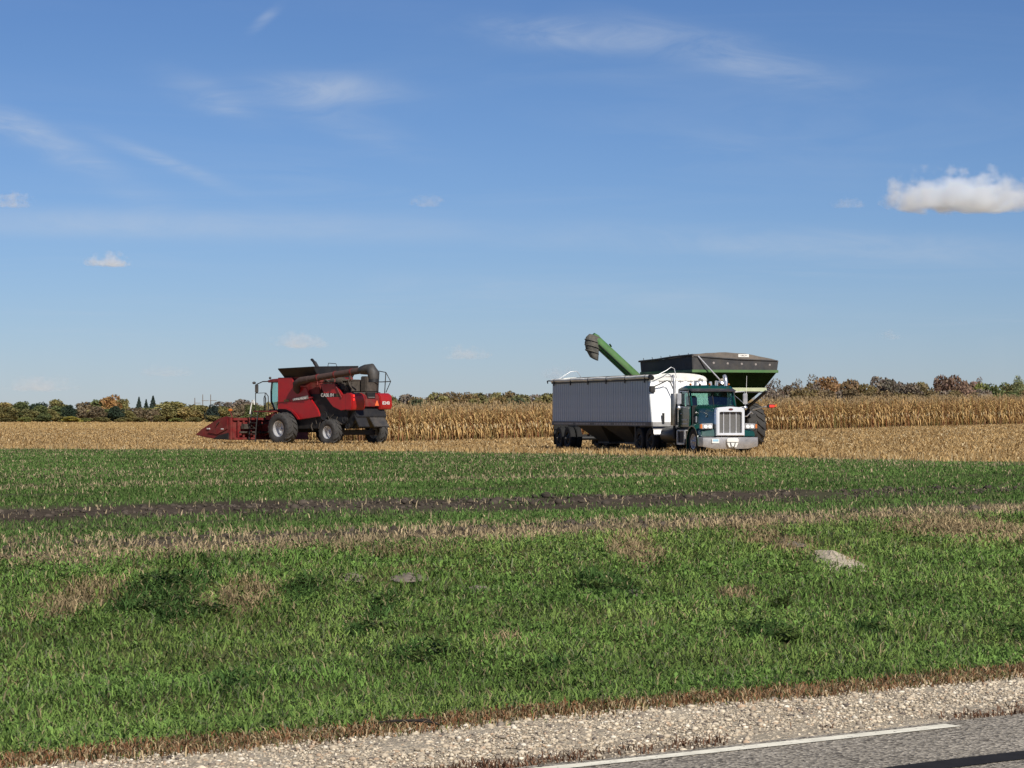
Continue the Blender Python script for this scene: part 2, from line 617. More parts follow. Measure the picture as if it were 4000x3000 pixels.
DRY = patches([(300, 2350, 190, 70, .9), (940, 2340, 180, 60, .95), (2480, 2150, 130, 45, 1.1), (2950, 2080, 170, 50, .9),
               (3800, 2075, 420, 38, 1.1), (2880, 2335, 130, 32, .8), (2500, 2480, 70, 30, .7), (1960, 2520, 110, 24, .8),
               (1650, 2240, 260, 30, .5), (560, 2230, 160, 26, .5), (1500, 2160, 500, 22, .7), (3100, 2140, 140, 30, .8),
               (60, 2680, 70, 30, .8), (1080, 2280, 120, 30, .5), (3280, 2180, 130, 40, .5)])
DARK = patches([(640, 2330, 150, 70, 1.), (1500, 2380, 60, 50, .8), (2380, 2300, 130, 30, 1.), (1650, 2560, 130, 40, .8),
                (2960, 2480, 130, 40, .9), (900, 2700, 120, 40, .8), (3400, 2480, 90, 35, .8), (3970, 2490, 60, 40, .9),
                (1180, 2310, 90, 40, .7), (700, 2420, 120, 40, .7), (1400, 2480, 60, 30, .7), (2200, 2600, 140, 26, .5)])
SOILP = patches([(1900, 1985, 900, 18, .9), (600, 1990, 900, 24, 1.), (2600, 1955, 500, 15, .9), (3800, 2010, 600, 14, .5),
                 (900, 1815, 200, 8, .6), (2200, 1850, 160, 7, .6), (2950, 1945, 160, 12, .6), (100, 1870, 300, 10, .5)])


def strip_n(X, Y):
    """distance across the verge, following the slightly slanting field border"""
    return X * NN[0] + Y * NN[1] - np.clip(0.15 * X, -1.1, 1.6) + 0.25


def green_frac(X, Y):
    """0..1 cover of the sown green strip"""
    n = X * NN[0] + Y * NN[1]
    e = field_edge(X) + (fbm(X * 0.35, Y * 0.35, 3) - 0.5) * 7
    g = sst(27.6, 29.2, strip_n(X, Y) + (fbm(X * 0.6, Y * 0.6, 3) - .5) * 2.4) * (1 - sst(-2.0, 2.5, Y - e))
    band = np.exp(-((n - 37.2 - (fbm(X * .25, Y * .25, 2) - .5) * 2) / np.interp(X, [-9, 10], [3.3, 1.7])) ** 2) * (1 - sst(4, 16, X)) * np.clip(.35 + 1.3 * fbm(X * 1.1 + 8, Y * .5, 3), 0, 1)
    streak = fbm((X * U[0] + Y * U[1]) * 0.12, n * 0.5, 4)
    g = g * (1 - np.clip(band * 1.25, 0, 1)) * (1 - 0.75 * np.clip(pmask(X, Y, SOILP), 0, 1))
    g = g * np.clip(0.55 + (streak - 0.36) * 3.2, 0.12, 1)
    return g


def zone_color(X, Y):
    n = X * NN[0] + Y * NN[1]
    a = fbm(X * 0.7, Y * 0.7, 4)[:, None]
    b = fbm(X * 0.12 + 40, Y * 0.12, 3)[:, None]
    verge = C_VERGE * (0.7 + 0.6 * a) + np.array((.06, .035, .008)) * np.clip(pmask(X, Y, DRY), 0, 1)[:, None]
    soil = C_SOIL * (0.6 + 0.8 * a)
    g = green_frac(X, Y)[:, None]
    crop = soil * (1 - g) + C_GREEN * (0.75 + 0.5 * a) * g
    stub = C_STUB * (0.62 + 0.5 * a) * (0.85 + 0.3 * b)
    far = sst(260, 420, Y)[:, None]
    stub = stub * (1 - far) + C_STUB * 0.95 * far
    dry = np.array((0.19, 0.152, 0.095)) * (0.6 + 0.8 * a)
    w1 = sst(25.9, 27.2, strip_n(X, Y) + (fbm(X * 0.5 + 3, Y * 0.5, 3) - .5) * 2)[:, None]
    w2 = sst(27.0, 28.2, strip_n(X, Y) + (fbm(X * 0.5 + 9, Y * 0.5, 3) - .5) * 2)[:, None]
    e = field_edge(X) + (fbm(X * 0.35, Y * 0.35, 3) - 0.5) * 7
    w3 = sst(-1.5, 2.0, Y - e)[:, None] * sst(30, 40, n)[:, None]
    c = verge * (1 - w1) + dry * w1
    c = c * (1 - w2) + crop * w2
    c = c * (1 - w3) + stub * w3
    return c


def build_ground():
    # fan-shaped grid from behind the camera to far past the horizon trees
    rows = np.concatenate([np.linspace(-55, 6, 8), 6.6 * np.exp(np.linspace(0, math.log(45 / 6.6), 170))[0:],
                           45 * np.exp(np.linspace(0, math.log(9000 / 45), 130))[1:]])
    ang = np.concatenate([np.linspace(-60, -16, 12)[:-1], np.linspace(-16, 16, 281), np.linspace(16, 60, 12)[1:]])
    A = np.tan(np.radians(ang))
    Yg = np.repeat(rows, len(A)); base = np.repeat(np.maximum(rows, -59) + 60.0, len(A)) - 30 * np.repeat(sst(0, 60, rows), len(A))
    Xg = np.tile(A, len(rows)) * base
    Zg = terrain(Xg, Yg)
    V = np.stack([Xg, Yg, Zg], 1)
    nr, nc = len(rows), len(A)
    i = np.arange(nr - 1)[:, None] * nc + np.arange(nc - 1)[None]
    F = np.stack([i, i + 1, i + nc + 1, i + nc], -1).reshape(-1, 4)
    me = fastmesh('ground', V, F, zone_color(Xg, Yg), smooth=True)
    o = link('ground', me, M_GROUND)
    tag(o, 'flat farm ground with grassy ditch, green sown strip and tan stubble', 'ground', kind='structure')


build_ground()


# ------------------------------------------------------------------ road, shoulder, marking
def rd(u, n, z=0.0):
    p = U * u + NN * n
    return (p[0], p[1], z)


def road_mat():
    m = bpy.data.materials.new('chip_seal')
    m.use_nodes = True
    t = m.node_tree
    k = N(t)
    b = t.nodes['Principled BSDF']
    tc = k.n('ShaderNodeTexCoord')
    v = k.n('ShaderNodeTexVoronoi', Scale=55.0)
    t.links.new(tc.outputs['Object'], v.inputs['Vector'])
    n1 = k.n('ShaderNodeTexNoise', Scale=70.0, Detail=6.0, Roughness=0.8)
    t.links.new(tc.outputs['Object'], n1.inputs['Vector'])
    n2 = k.n('ShaderNodeTexNoise', Scale=0.9, Detail=4.0)
    t.links.new(tc.outputs['Object'], n2.inputs['Vector'])
    sepc = k.n('ShaderNodeSeparateColor')
    t.links.new(v.outputs['Color'], sepc.inputs[0])
    c = k.ramp(sepc.outputs[0], [(0.0, (0.085, 0.074, 0.06)), (0.35, (0.235, 0.21, 0.17)), (0.75, (0.37, 0.33, 0.265)), (1.0, (0.48, 0.43, 0.35))])
    c = k.mix(1.0, c, k.ramp(n1.outputs[0], [(0.3, (0.55,) * 3), (0.7, (1.35,) * 3)]), 'MULTIPLY')
    c = k.mix(1.0, c, k.ramp(n2.outputs[0], [(0.3, (0.85,) * 3), (0.7, (1.12,) * 3)]), 'MULTIPLY')
    t.links.new(c, b.inputs['Base Color'])
    b.inputs['Roughness'].default_value = 0.9
    b.inputs['Specular IOR Level'].default_value = 0.1
    bp = k.n('ShaderNodeBump', Strength=0.9, Distance=0.012)
    t.links.new(v.outputs['Distance'], bp.inputs['Height'])
    t.links.new(bp.outputs[0], b.inputs['Normal'])
    return m


M_ROAD = road_mat()


def worn_mat(name, col, thr, scale):
    """paint or tar with worn-through gaps"""
    m = bpy.data.materials.new(name)
    m.use_nodes = True
    t = m.node_tree
    k = N(t)
    b = t.nodes['Principled BSDF']
    tc = k.n('ShaderNodeTexCoord')
    n1 = k.n('ShaderNodeTexNoise', Scale=scale, Detail=6.0, Roughness=0.7)
    t.links.new(tc.outputs['Object'], n1.inputs['Vector'])
    n2 = k.n('ShaderNodeTexNoise', Scale=9.0, Detail=5.0)
    t.links.new(tc.outputs['Object'], n2.inputs['Vector'])
    c = k.mix(1.0, col, k.ramp(n2.outputs[0], [(0.3, (0.8,) * 3), (0.7, (1.1,) * 3)]), 'MULTIPLY')
    t.links.new(c, b.inputs['Base Color'])
    b.inputs['Roughness'].default_value = 0.85
    b.inputs['Specular IOR Level'].default_value = 0.08
    t.links.new(k.ramp(n1.outputs[0], [(thr - 0.02, (1, 1, 1)), (thr + 0.02, (0, 0, 0))]), b.inputs['Alpha'])
    return m


def strip(name, n0, n1, u0, u1, z, m, du, wob=0.0, cols=2, tilt=0.0, rough=0.0):
    us = np.arange(u0, u1 + du, du)
    V = []
    for i, u in enumerate(us):
        for j in range(cols):
            f = j / (cols - 1)
            n = n0 + (n1 - n0) * f
            if j in (0, cols - 1):
                n += wob * (float(fbm(np.array(u * 1.7 + j * 31), np.array(j * 7.0), 3)) - 0.5)
            zz = z + tilt * f + (rough * (float(fbm(np.array(u * 3.0), np.array(n * 3.0), 3)) - .5) if rough else 0)
            V.append(rd(u, n, zz))
    i = np.arange(len(us) - 1)[:, None] * cols + np.arange(cols - 1)[None]
    F = np.stack([i, i + 1, i + cols + 1, i + cols], -1).reshape(-1, 4)
    return V, F


V, F = strip('road', 1.3, 9.22, -40, 160, 0.0, None, 0.4, wob=0.05)
o = link('road', fastmesh('road', V, F), M_ROAD)
tag(o, 'grey chip-sealed asphalt road crossing the foreground', 'road', kind='structure')

V, F = strip('gravel_shoulder', 9.16, 11.35, -30, 60, -0.008, None, 0.15, cols=16, tilt=-0.05, rough=0.02)
V = np.array(V)
cc = np.array((0.42, 0.36, 0.265)) * (0.75 + 0.5 * fbm(V[:, 0] * 6, V[:, 1] * 6, 3))[:, None]
nv = V[:, 0] * NN[0] + V[:, 1] * NN[1]
w = (np.exp(-((nv - 9.32) / .22) ** 2) * np.clip((fbm(V[:, 0] * 1.5, V[:, 1] * 1.5, 4) - .3) * 4, 0, 1))[:, None]
cc = cc * (1 - .7 * w) + np.array((.075, .048, .035)) * .7 * w
o = link('gravel_shoulder', fastmesh('gravel_shoulder', V, F, cc, smooth=True), attr_mat('gravel_bed', 0.95, 0.0, fine=0.45, fs=45.0, bump=0.8, spec=0.05))
tag(o, 'pale gravel road shoulder between asphalt and grass', 'shoulder', kind='structure')

V, F = strip('edge_line', 9.03, 9.135, -30, 9.78, 0.004, None, 0.12, wob=0.02)
o = link('edge_line', fastmesh('edge_line', V, F), worn_mat('road_paint', (0.80, 0.76, 0.62), 0.62, 30.0))
tag(o, 'worn white edge line painted along the road', 'road marking', kind='structure')
V, F = strip('tar_seam', 8.00, 8.19, -30, 60, 0.004, None, 0.15, wob=0.06)
o = link('tar_seam', fastmesh('tar_seam', V, F), worn_mat('tar', (0.024, 0.023, 0.023), 0.72, 14.0))
tag(o, 'dark tar seam running along the asphalt road', 'tar seam', kind='structure')


def in_view(X, Y, margin=1.12):
    return np.abs(X) < (0.2 * margin) * Y + 0.35


def scatter(n0, n1, u0, u1, count):
    u = rng.uniform(u0, u1, count); n = rng.uniform(n0, n1, count)
    X = U[0] * u + NN[0] * n; Y = U[1] * u + NN[1] * n
    return X, Y, n


ICO = None


def ico():
    bm = bmesh.new()
    bmesh.ops.create_icosphere(bm, subdivisions=1, radius=1.0)
    v = np.array([p.co[:] for p in bm.verts]); f = np.array([[q.index for q in p.verts] for p in bm.faces])
    bm.free()
    return v, f


def stones(name, X, Y, Z, size, cols, flat=0.6, m=M_STONE):
    iv, jf = ico()
    n = len(X)
    sc = size[:, None, None] * rng.uniform(0.6, 1.3, (n, 1, 3)) * np.array((1, 1, flat))
    a = rng.uniform(0, 6.28, n)
    vv = iv[None] * (1 + rng.uniform(-.2, .2, (n, len(iv), 1))) * sc
    x = vv[..., 0] * np.cos(a)[:, None] - vv[..., 1] * np.sin(a)[:, None]
    y = vv[..., 0] * np.sin(a)[:, None] + vv[..., 1] * np.cos(a)[:, None]
    V = np.stack([x + X[:, None], y + Y[:, None], vv[..., 2] + Z[:, None]], -1).reshape(-1, 3)
    F = (jf[None] + (np.arange(n) * len(iv))[:, None, None]).reshape(-1, 3)
    C = np.repeat(cols, len(iv), 0)
    return link(name, fastmesh(name, V, F, C), m)


X, Y, n = scatter(9.2, 11.3, -2, 26, 110000)
k = in_view(X, Y) & (Y < 19) & (rng.random(len(X)) < np.where(n < 9.5, .45, 1.0) * np.where(n > 10.9, 1 - (n - 10.9) * 1.8, 1)) 
X, Y, n = X[k][:32000], Y[k][:32000], n[k][:32000]
sz = np.clip(rng.lognormal(-5.05, 0.45, len(X)), 0.004, 0.024)
pal = np.array(((.52, .445, .33), (.42, .35, .255), (.32, .27, .20), (.62, .56, .45), (.22, .185, .145), (.38, .28, .19), (.12, .10, .085)))
cols = 1.14 * pal[rng.choice(7, len(X), p=(.24, .28, .2, .06, .11, .07, .04))] * rng.uniform(.8, 1.15, (len(X), 1))
o = stones('gravel_stones', X, Y, -0.008 - 0.05 * (n - 9.16) / 2.19 + sz * 0.25, sz, cols)
tag(o, 'loose pale limestone gravel lying on the road shoulder', 'gravel', kind='stuff')

# dark stick lying on the gravel
p = ground_at(1600, 2850)
g = G().path([(-.17, 0, .012), (-.08, .018, .02), (.03, .012, .024), (.12, -.012, .02), (.17, -.05, .012)], [.005, .007, .008, .007, .004], 6)
g.path([(.03, .012, .024), (.07, .05, .03), (.10, .06, .02)], [.005, .004, .003], 5)
o = g.build('stick', mat('dark_wood', (0.02, 0.016, 0.013), 0.9))
o.location = (p.x, p.y, -0.03)
o.rotation_euler = (0, 0, R(-10))
tag(o, 'dark twig lying on the pale gravel shoulder', 'stick')


# ------------------------------------------------------------------ grass and crops
def blades(name, X, Y, Z, L, Wd, lean, col, m=M_BLADE, curl=0.35, az=None, kink=0.0):
    n = len(X)
    az = rng.uniform(0, 6.283, n) if az is None else az
    dx, dy = np.cos(az), np.sin(az)                      # lean direction
    fa = rng.uniform(0, 6.283, n)                        # blade facing
    wx, wy = np.cos(fa) * Wd / 2, np.sin(fa) * Wd / 2
    h1, h2 = L * 0.55 * np.cos(lean * 0.6), L * np.cos(lean) * (1 - curl * 0.3)
    o1, o2 = L * 0.55 * np.sin(lean * 0.6), L * np.sin(lean) * (1 + curl * 0.3)
    kx = rng.uniform(-kink, kink, n) * L if kink else np.zeros(n)
    V = np.empty((n, 5, 3), np.float32)
    for i, s in ((0, -1), (1, 1)):
        V[:, i, 0] = X + s * wx; V[:, i, 1] = Y + s * wy; V[:, i, 2] = Z - 0.015
    for i, s in ((2, -0.8), (3, 0.8)):
        V[:, i, 0] = X + dx * o1 + s * wx - dy * kx; V[:, i, 1] = Y + dy * o1 + s * wy + dx * kx; V[:, i, 2] = Z + h1
    V[:, 4, 0] = X + dx * o2; V[:, 4, 1] = Y + dy * o2; V[:, 4, 2] = Z + h2
    b = (np.arange(n) * 5)[:, None]
    F = np.stack([b + (0, 1, 3), b + (0, 3, 2), b + (2, 3, 4)], 1).reshape(-1, 3)
    C = np.repeat(col[:, None, :], 5, 1)
    return fastmesh(name, V.reshape(-1, 3), F, C.reshape(-1, 3))


def verge_grass():
    X, Y, n = scatter(10.75, 29.8, -6, 42, 1250000)
    k = in_view(X, Y)
    X, Y, n = X[k], Y[k], n[k]
    dens = np.interp(Y, [11, 16, 24, 45], [1.0, .8, .5, .34])
    k = rng.random(len(X)) < dens
    X, Y, n = X[k][:350000], Y[k][:350000], n[k][:350000]
    lush = fbm(X * 0.55 + 11, Y * 0.55, 4)
    clump = fbm(X * 3.2, Y * 3.2, 3)
    dry = np.clip(pmask(X, Y, DRY) * (0.35 + 1.1 * clump), 0, 1)
    dark = np.clip(pmask(X, Y, DARK) * (0.4 + 1.2 * clump), 0, 1)
    fringe = np.clip(1 - np.abs(n - 11.0 - (lush - .5) * .3) / (0.33), 0, 1)
    ns = strip_n(X, Y)
    stripd = sst(25.8, 27.2, ns + (clump - .5) * 2)
    bare = sst(26.9, 28.0, ns)
    keep = rng.random(len(X)) < (1 - .55 * stripd) * (1 - .6 * bare) * np.where(n < 11.15, .55, 1.0) * np.clip(.45 + 1.1 * clump, 0, 1)
    X, Y, n, lush, clump, dry, dark, fringe, stripd = (q[keep] for q in (X, Y, n, lush, clump, dry, dark, fringe, stripd))
    N_ = len(X)
    Z = terrain(X, Y) + rng.uniform(0, .035, N_) * clump
    r = rng.random(N_)
    L = rng.uniform(.045, .125, N_) * (0.55 + 0.9 * clump) * (1 + .35 * dry + .5 * dark) * (1 - .45 * fringe)
    L *= np.interp(n, [10.9, 11.6, 13], [.65, .9, 1.0])
    Wd = rng.uniform(.0055, .0105, N_) * np.interp(Y, [12, 35], [1, 1.9]) * (1 + .5 * dark)
    lean = np.where(rng.random(N_) < .3, rng.uniform(.2, .9, N_), rng.uniform(.95, 1.6, N_))
    lean = np.where(dry + stripd > .5, rng.uniform(.3, 1.2, N_), lean)
    cg = np.array((0.130, 0.222, 0.050)); cy = np.array((0.240, 0.295, 0.080)); cd = np.array((0.040, 0.076, 0.020)); cb = np.array((0.150, 0.170, 0.090))
    t = np.clip((lush - .3) * 2.4, 0, 1)[:, None]
    col = cg * (1 - .45 * t) + cy * .45 * t
    col = np.where((r < .16)[:, None], cd, col)
    col = np.where((r > .9)[:, None], cb, col)
    ct = np.array((0.30, 0.225, 0.125))
    dd = (dry[:, None] * rng.uniform(.5, 1.1, (N_, 1)) > .42)
    col = np.where(dd, ct * rng.uniform(.6, 1.25, (N_, 1)), col)
    col = np.where((dark[:, None] > .35) & ~dd, cd * rng.uniform(.8, 2.0, (N_, 1)), col)
    rr = rng.random(N_)
    col = np.where((fringe > rr * .9)[:, None], np.array((0.20, 0.095, 0.042)) * rng.uniform(.6, 1.4, (N_, 1)), col)
    col = np.where(((fringe > 0.05) & (rng.random(N_) < .13))[:, None], np.array((.36, .27, .15)), col)
    col = np.where(((stripd > rng.random(N_) * 1.05))[:, None], np.array((.37, .285, .165)) * rng.uniform(.55, 1.25, (N_, 1)), col)
    col = np.where((rng.random(N_) < .075)[:, None], np.array((.27, .225, .12)), col)
    col = col * rng.uniform(.72, 1.3, (N_, 1))
    big = fbm(X * .8 + 2, Y * .8 + 5, 3)
    col = col * (0.68 + .86 * big)[:, None]
    me = blades('verge_grass', X, Y, Z, L, Wd, lean, col, kink=.3)
    o = link('verge_grass', me, M_BLADE)
    tag(o, 'rough mown ditch grass, green with dry tan patches', 'grass', kind='stuff')
    X, Y, n = scatter(10.66, 11.42, -3, 24, 90000)
    wob = (fbm(X * 1.2, Y * 1.2, 4) - .5) * .55
    k = in_view(X, Y) & (Y < 20) & (rng.random(len(X)) < np.exp(-((n - 11.03 - wob) / .21) ** 2) * np.clip(.25 + 1.3 * fbm(X * 4, Y * 4, 3), 0, 1))
    X, Y, n = X[k], Y[k], n[k]
    M_ = len(X)
    col = np.where((rng.random(M_) < .33)[:, None], np.array((.42, .32, .18)), np.where((rng.random(M_) < .3)[:, None], np.array((.10, .115, .04)), np.array((.275, .150, .078)))) * rng.uniform(.5, 1.4, (M_, 1))
    zf = np.maximum(terrain(X, Y), -0.008 - 0.05 * (n - 9.16) / 2.19)
    me = blades('dead_fringe', X, Y, zf, rng.uniform(.03, .085, M_), rng.uniform(.005, .009, M_), rng.uniform(.5, 1.45, M_), col)
    tag(link('dead_fringe', me, M_BLADE), 'rusty brown dead grass fringing the gravel shoulder', 'grass', kind='stuff')
    # low broad leaves of clover and dandelion between the blades
    X, Y, n = scatter(11.2, 26.5, -6, 40, 420000)
    den = np.clip((fbm(X * .9 + 31, Y * .9, 3) - .36) * 3.2, 0, 1) * np.interp(Y, [11, 40], [1, .5])
    k = in_view(X, Y) & (rng.random(len(X)) < den)
    X, Y = X[k][:90000], Y[k][:90000]
    M_ = len(X)
    a_ = rng.uniform(0, 6.283, M_); ll = rng.uniform(.014, .036, M_) * np.interp(Y, [12, 30], [1, 1.6]); lw = ll * rng.uniform(.22, .4, M_)
    zb = terrain(X, Y) + rng.uniform(.01, .07, M_); tl = rng.uniform(-.5, .9, M_) * ll
    ca, sa = np.cos(a_), np.sin(a_)
    Q = np.stack([np.stack([X, Y, zb], 1), np.stack([X + ca * ll * .5 - sa * lw, Y + sa * ll * .5 + ca * lw, zb + tl * .6], 1),
                  np.stack([X + ca * ll, Y + sa * ll, zb + tl], 1), np.stack([X + ca * ll * .5 + sa * lw, Y + sa * ll * .5 - ca * lw, zb + tl * .6], 1)], 1)
    col = np.array((.125, .215, .050)) * rng.uniform(.5, 1.5, (M_, 1)) * (0.6 + .8 * fbm(X * .8 + 2, Y * .8 + 5, 3))[:, None]
    me = fastmesh('broad_leaves', Q.reshape(-1, 3), np.arange(M_ * 4).reshape(-1, 4), np.repeat(col, 4, 0))
    tag(link('broad_leaves', me, M_BLADE), 'low broad-leaved weeds matted through the ditch grass', 'weeds', kind='stuff')
    # reddish dead weeds along the asphalt side of the gravel
    X, Y, n = scatter(9.17, 9.62, -2, 22, 26000)
    den = np.clip((fbm(X * 1.5, Y * 1.5, 4) - .36) * 4, 0, 1) * np.exp(-((n - 9.3) / .16) ** 2)
    k = in_view(X, Y) & (rng.random(len(X)) < den) & (Y < 19)
    X, Y, n = X[k], Y[k], n[k]
    col = np.array((.13, .070, .042)) * rng.uniform(.5, 1.7, (len(X), 1))
    me = blades('dead_weeds', X, Y, np.full(len(X), -.01), rng.uniform(.02, .06, len(X)), rng.uniform(.005, .009, len(X)), rng.uniform(.5, 1.4, len(X)), col)
    tag(link('dead_weeds', me, M_BLADE), 'reddish brown dead weeds along the asphalt edge', 'weeds', kind='stuff')


def sown_strip():
    # points thinning out with distance
    d = rng.uniform(27, 135, 900000)
    X = rng.uniform(-.225, .225, len(d)) * d; Y = d
    n = X * NN[0] + Y * NN[1]
    g = green_frac(X, Y)
    keep = rng.random(len(d)) < g * np.interp(d, [27, 60, 135], [.58, .36, .33]) 
    X, Y, n, g = X[keep][:180000], Y[keep][:180000], n[keep][:180000], g[keep][:180000]
    N_ = len(X)
    cl = fbm(X * 1.3, Y * 1.3, 3)
    br = fbm((X * U[0] + Y * U[1]) * .1 + 7, n * .35, 3)
    L = rng.uniform(.04, .10, N_) * (0.6 + .8 * cl) * np.interp(Y, [28, 110], [1, 1.4])
    Wd = rng.uniform(.010, .017, N_) * np.interp(Y, [28, 110], [1, 2.6])
    col = np.array((.102, .175, .044)) * (0.6 + .75 * br)[:, None] * rng.uniform(.65, 1.35, (N_, 1))
    mixt = rng.random(N_) < .12
    col = np.where(mixt[:, None], np.array((.19, .185, .085)), col)
    me = blades('cover_crop', X, Y, terrain(X, Y), L, Wd, rng.uniform(.3, 1.35, N_), col)
    tag(link('cover_crop', me, M_BLADE), 'short green sown cover crop on dark soil', 'crop', kind='stuff')
    # pale corn stubs and husks standing in the sown strip and on its bare edge
    d = rng.uniform(27, 128, 420000)
    X = rng.uniform(-.225, .225, len(d)) * d; Y = d
    n = X * NN[0] + Y * NN[1]
    e = field_edge(X)
    rows = np.clip((fbm((X * U[0] + Y * U[1]) * .07 + 3, n * .45 + 1, 3) - .50) * 9, 0, 1)
    p = .028 + .17 * rows * sst(42, 50, n) * (1 - sst(6, 22, X)) + .22 * np.exp(-((n - 51 - (fbm(X * .2, Y * .2, 2) - .5) * 4) / 1.6) ** 2) * (1 - sst(0, 14, X)) + .24 * sst(-14, 0, Y - e) + .26 * np.exp(-((strip_n(X, Y) - 27.7) / .8) ** 2) + .03 * np.exp(-((n - 37) / 2) ** 2)
    p = p * (Y < e + 2) * sst(26.6, 27.4, strip_n(X, Y))
    p *= np.interp(d, [27, 130], [.7, 1])
    k = rng.random(len(d)) < p
    X, Y, n = X[k], Y[k], n[k]
    N_ = len(X)
    L = rng.uniform(.04, .15, N_); Wd = rng.uniform(.010, .022, N_) * np.interp(Y, [28, 110], [.9, 2.3])
    lean = np.where(rng.random(N_) < .3, rng.uniform(.1, .6, N_), rng.uniform(.9, 1.5, N_))
    col = np.array((.42, .33, .20)) * rng.uniform(.45, 1.3, (N_, 1))
    me = blades('dry_stubs', X, Y, terrain(X, Y), L, Wd, lean, col, curl=.1)
    tag(link('dry_stubs', me, M_CORN), 'pale dry corn stubs and husks scattered over the sown strip', 'stubble', kind='stuff')
    # clods on the bare soil bands
    X, Y, n = scatter(34.5, 39.5, -30, 60, 9000)
    k = in_view(X, Y) & (rng.random(len(X)) < np.exp(-((n - 37.2) / 1.7) ** 2))
    X2, Y2, n2 = scatter(27.2, 29.2, -20, 50, 3500)
    k2 = in_view(X2, Y2)
    X, Y = np.concatenate([X[k], X2[k2]]), np.concatenate([Y[k], Y2[k2]])
    sz = np.clip(rng.lognormal(-3.3, .45, len(X)), .015, .12)
    o = stones('soil_clods', X, Y, terrain(X, Y), sz, C_SOIL * rng.uniform(.7, 1.5, (len(X), 1)))
    tag(o, 'dark clods of turned soil in the bare wheel tracks', 'soil', kind='stuff')


CORN_EDGE = [at(px, 1700, d) for px, d in ((1500, 159), (2100, 172), (3000, 190), (3500, 200), (4250, 216))]


def corn_front(X):
    return np.interp(X, [p.x for p in CORN_EDGE], [p.y for p in CORN_EDGE])


def stubble():
    d = np.concatenate([np.sqrt(rng.uniform(70 ** 2, 330 ** 2, 800000)), rng.uniform(300, 640, 160000)])
    X = rng.uniform(-.225, .225, len(d)) * d; Y = d
    e = field_edge(X) + (fbm(X * 0.35, Y * 0.35, 3) - 0.5) * 7
    corn = (Y > corn_front(X) + .5) & (X > CORN_EDGE[0].x)
    p = sst(-2.5, 1.5, Y - e) * np.interp(d, [70, 120, 200, 330, 640], [1, .85, .42, .16, .13])
    k = (rng.random(len(d)) < p) & ~corn
    k = np.flatnonzero(k); rng.shuffle(k); k = k[:165000]
    X, Y = X[k], Y[k]
    e = field_edge(X)
    N_ = len(X)
    stand = rng.random(N_) < .22 + .45 * np.exp(-np.clip(Y - e, 0, 99) / 7)
    near = np.exp(-np.clip(Y - e, 0, 99) / 7)
    L = np.where(stand, rng.uniform(.08, .26, N_) * (1 + .55 * near), rng.uniform(.12, .42, N_))
    Wd = np.where(stand, rng.uniform(.018, .03, N_), rng.uniform(.03, .06, N_)) * np.interp(Y, [90, 300, 640], [1, 2.2, 4.5])
    lean = np.where(stand, rng.uniform(0, .4, N_), rng.uniform(1.0, 1.5, N_))
    t = fbm(X * .5, Y * .5, 3)[:, None]
    col = np.array((.50, .335, .145)) * (1.2 - .5 * t) + np.array((.02, .03, .03)) * t
    bright = rng.random(N_) < .12
    col = np.where(bright[:, None], np.array((.62, .50, .30)), col) * rng.uniform(.5, 1.25, (N_, 1))
    me = blades('corn_litter', X, Y, terrain(X, Y), L, Wd, lean, col, m=M_CORN, curl=.2)
    tag(link('corn_litter', me, M_CORN), 'tan corn leaves and stubs littering the harvested field', 'stubble', kind='stuff')


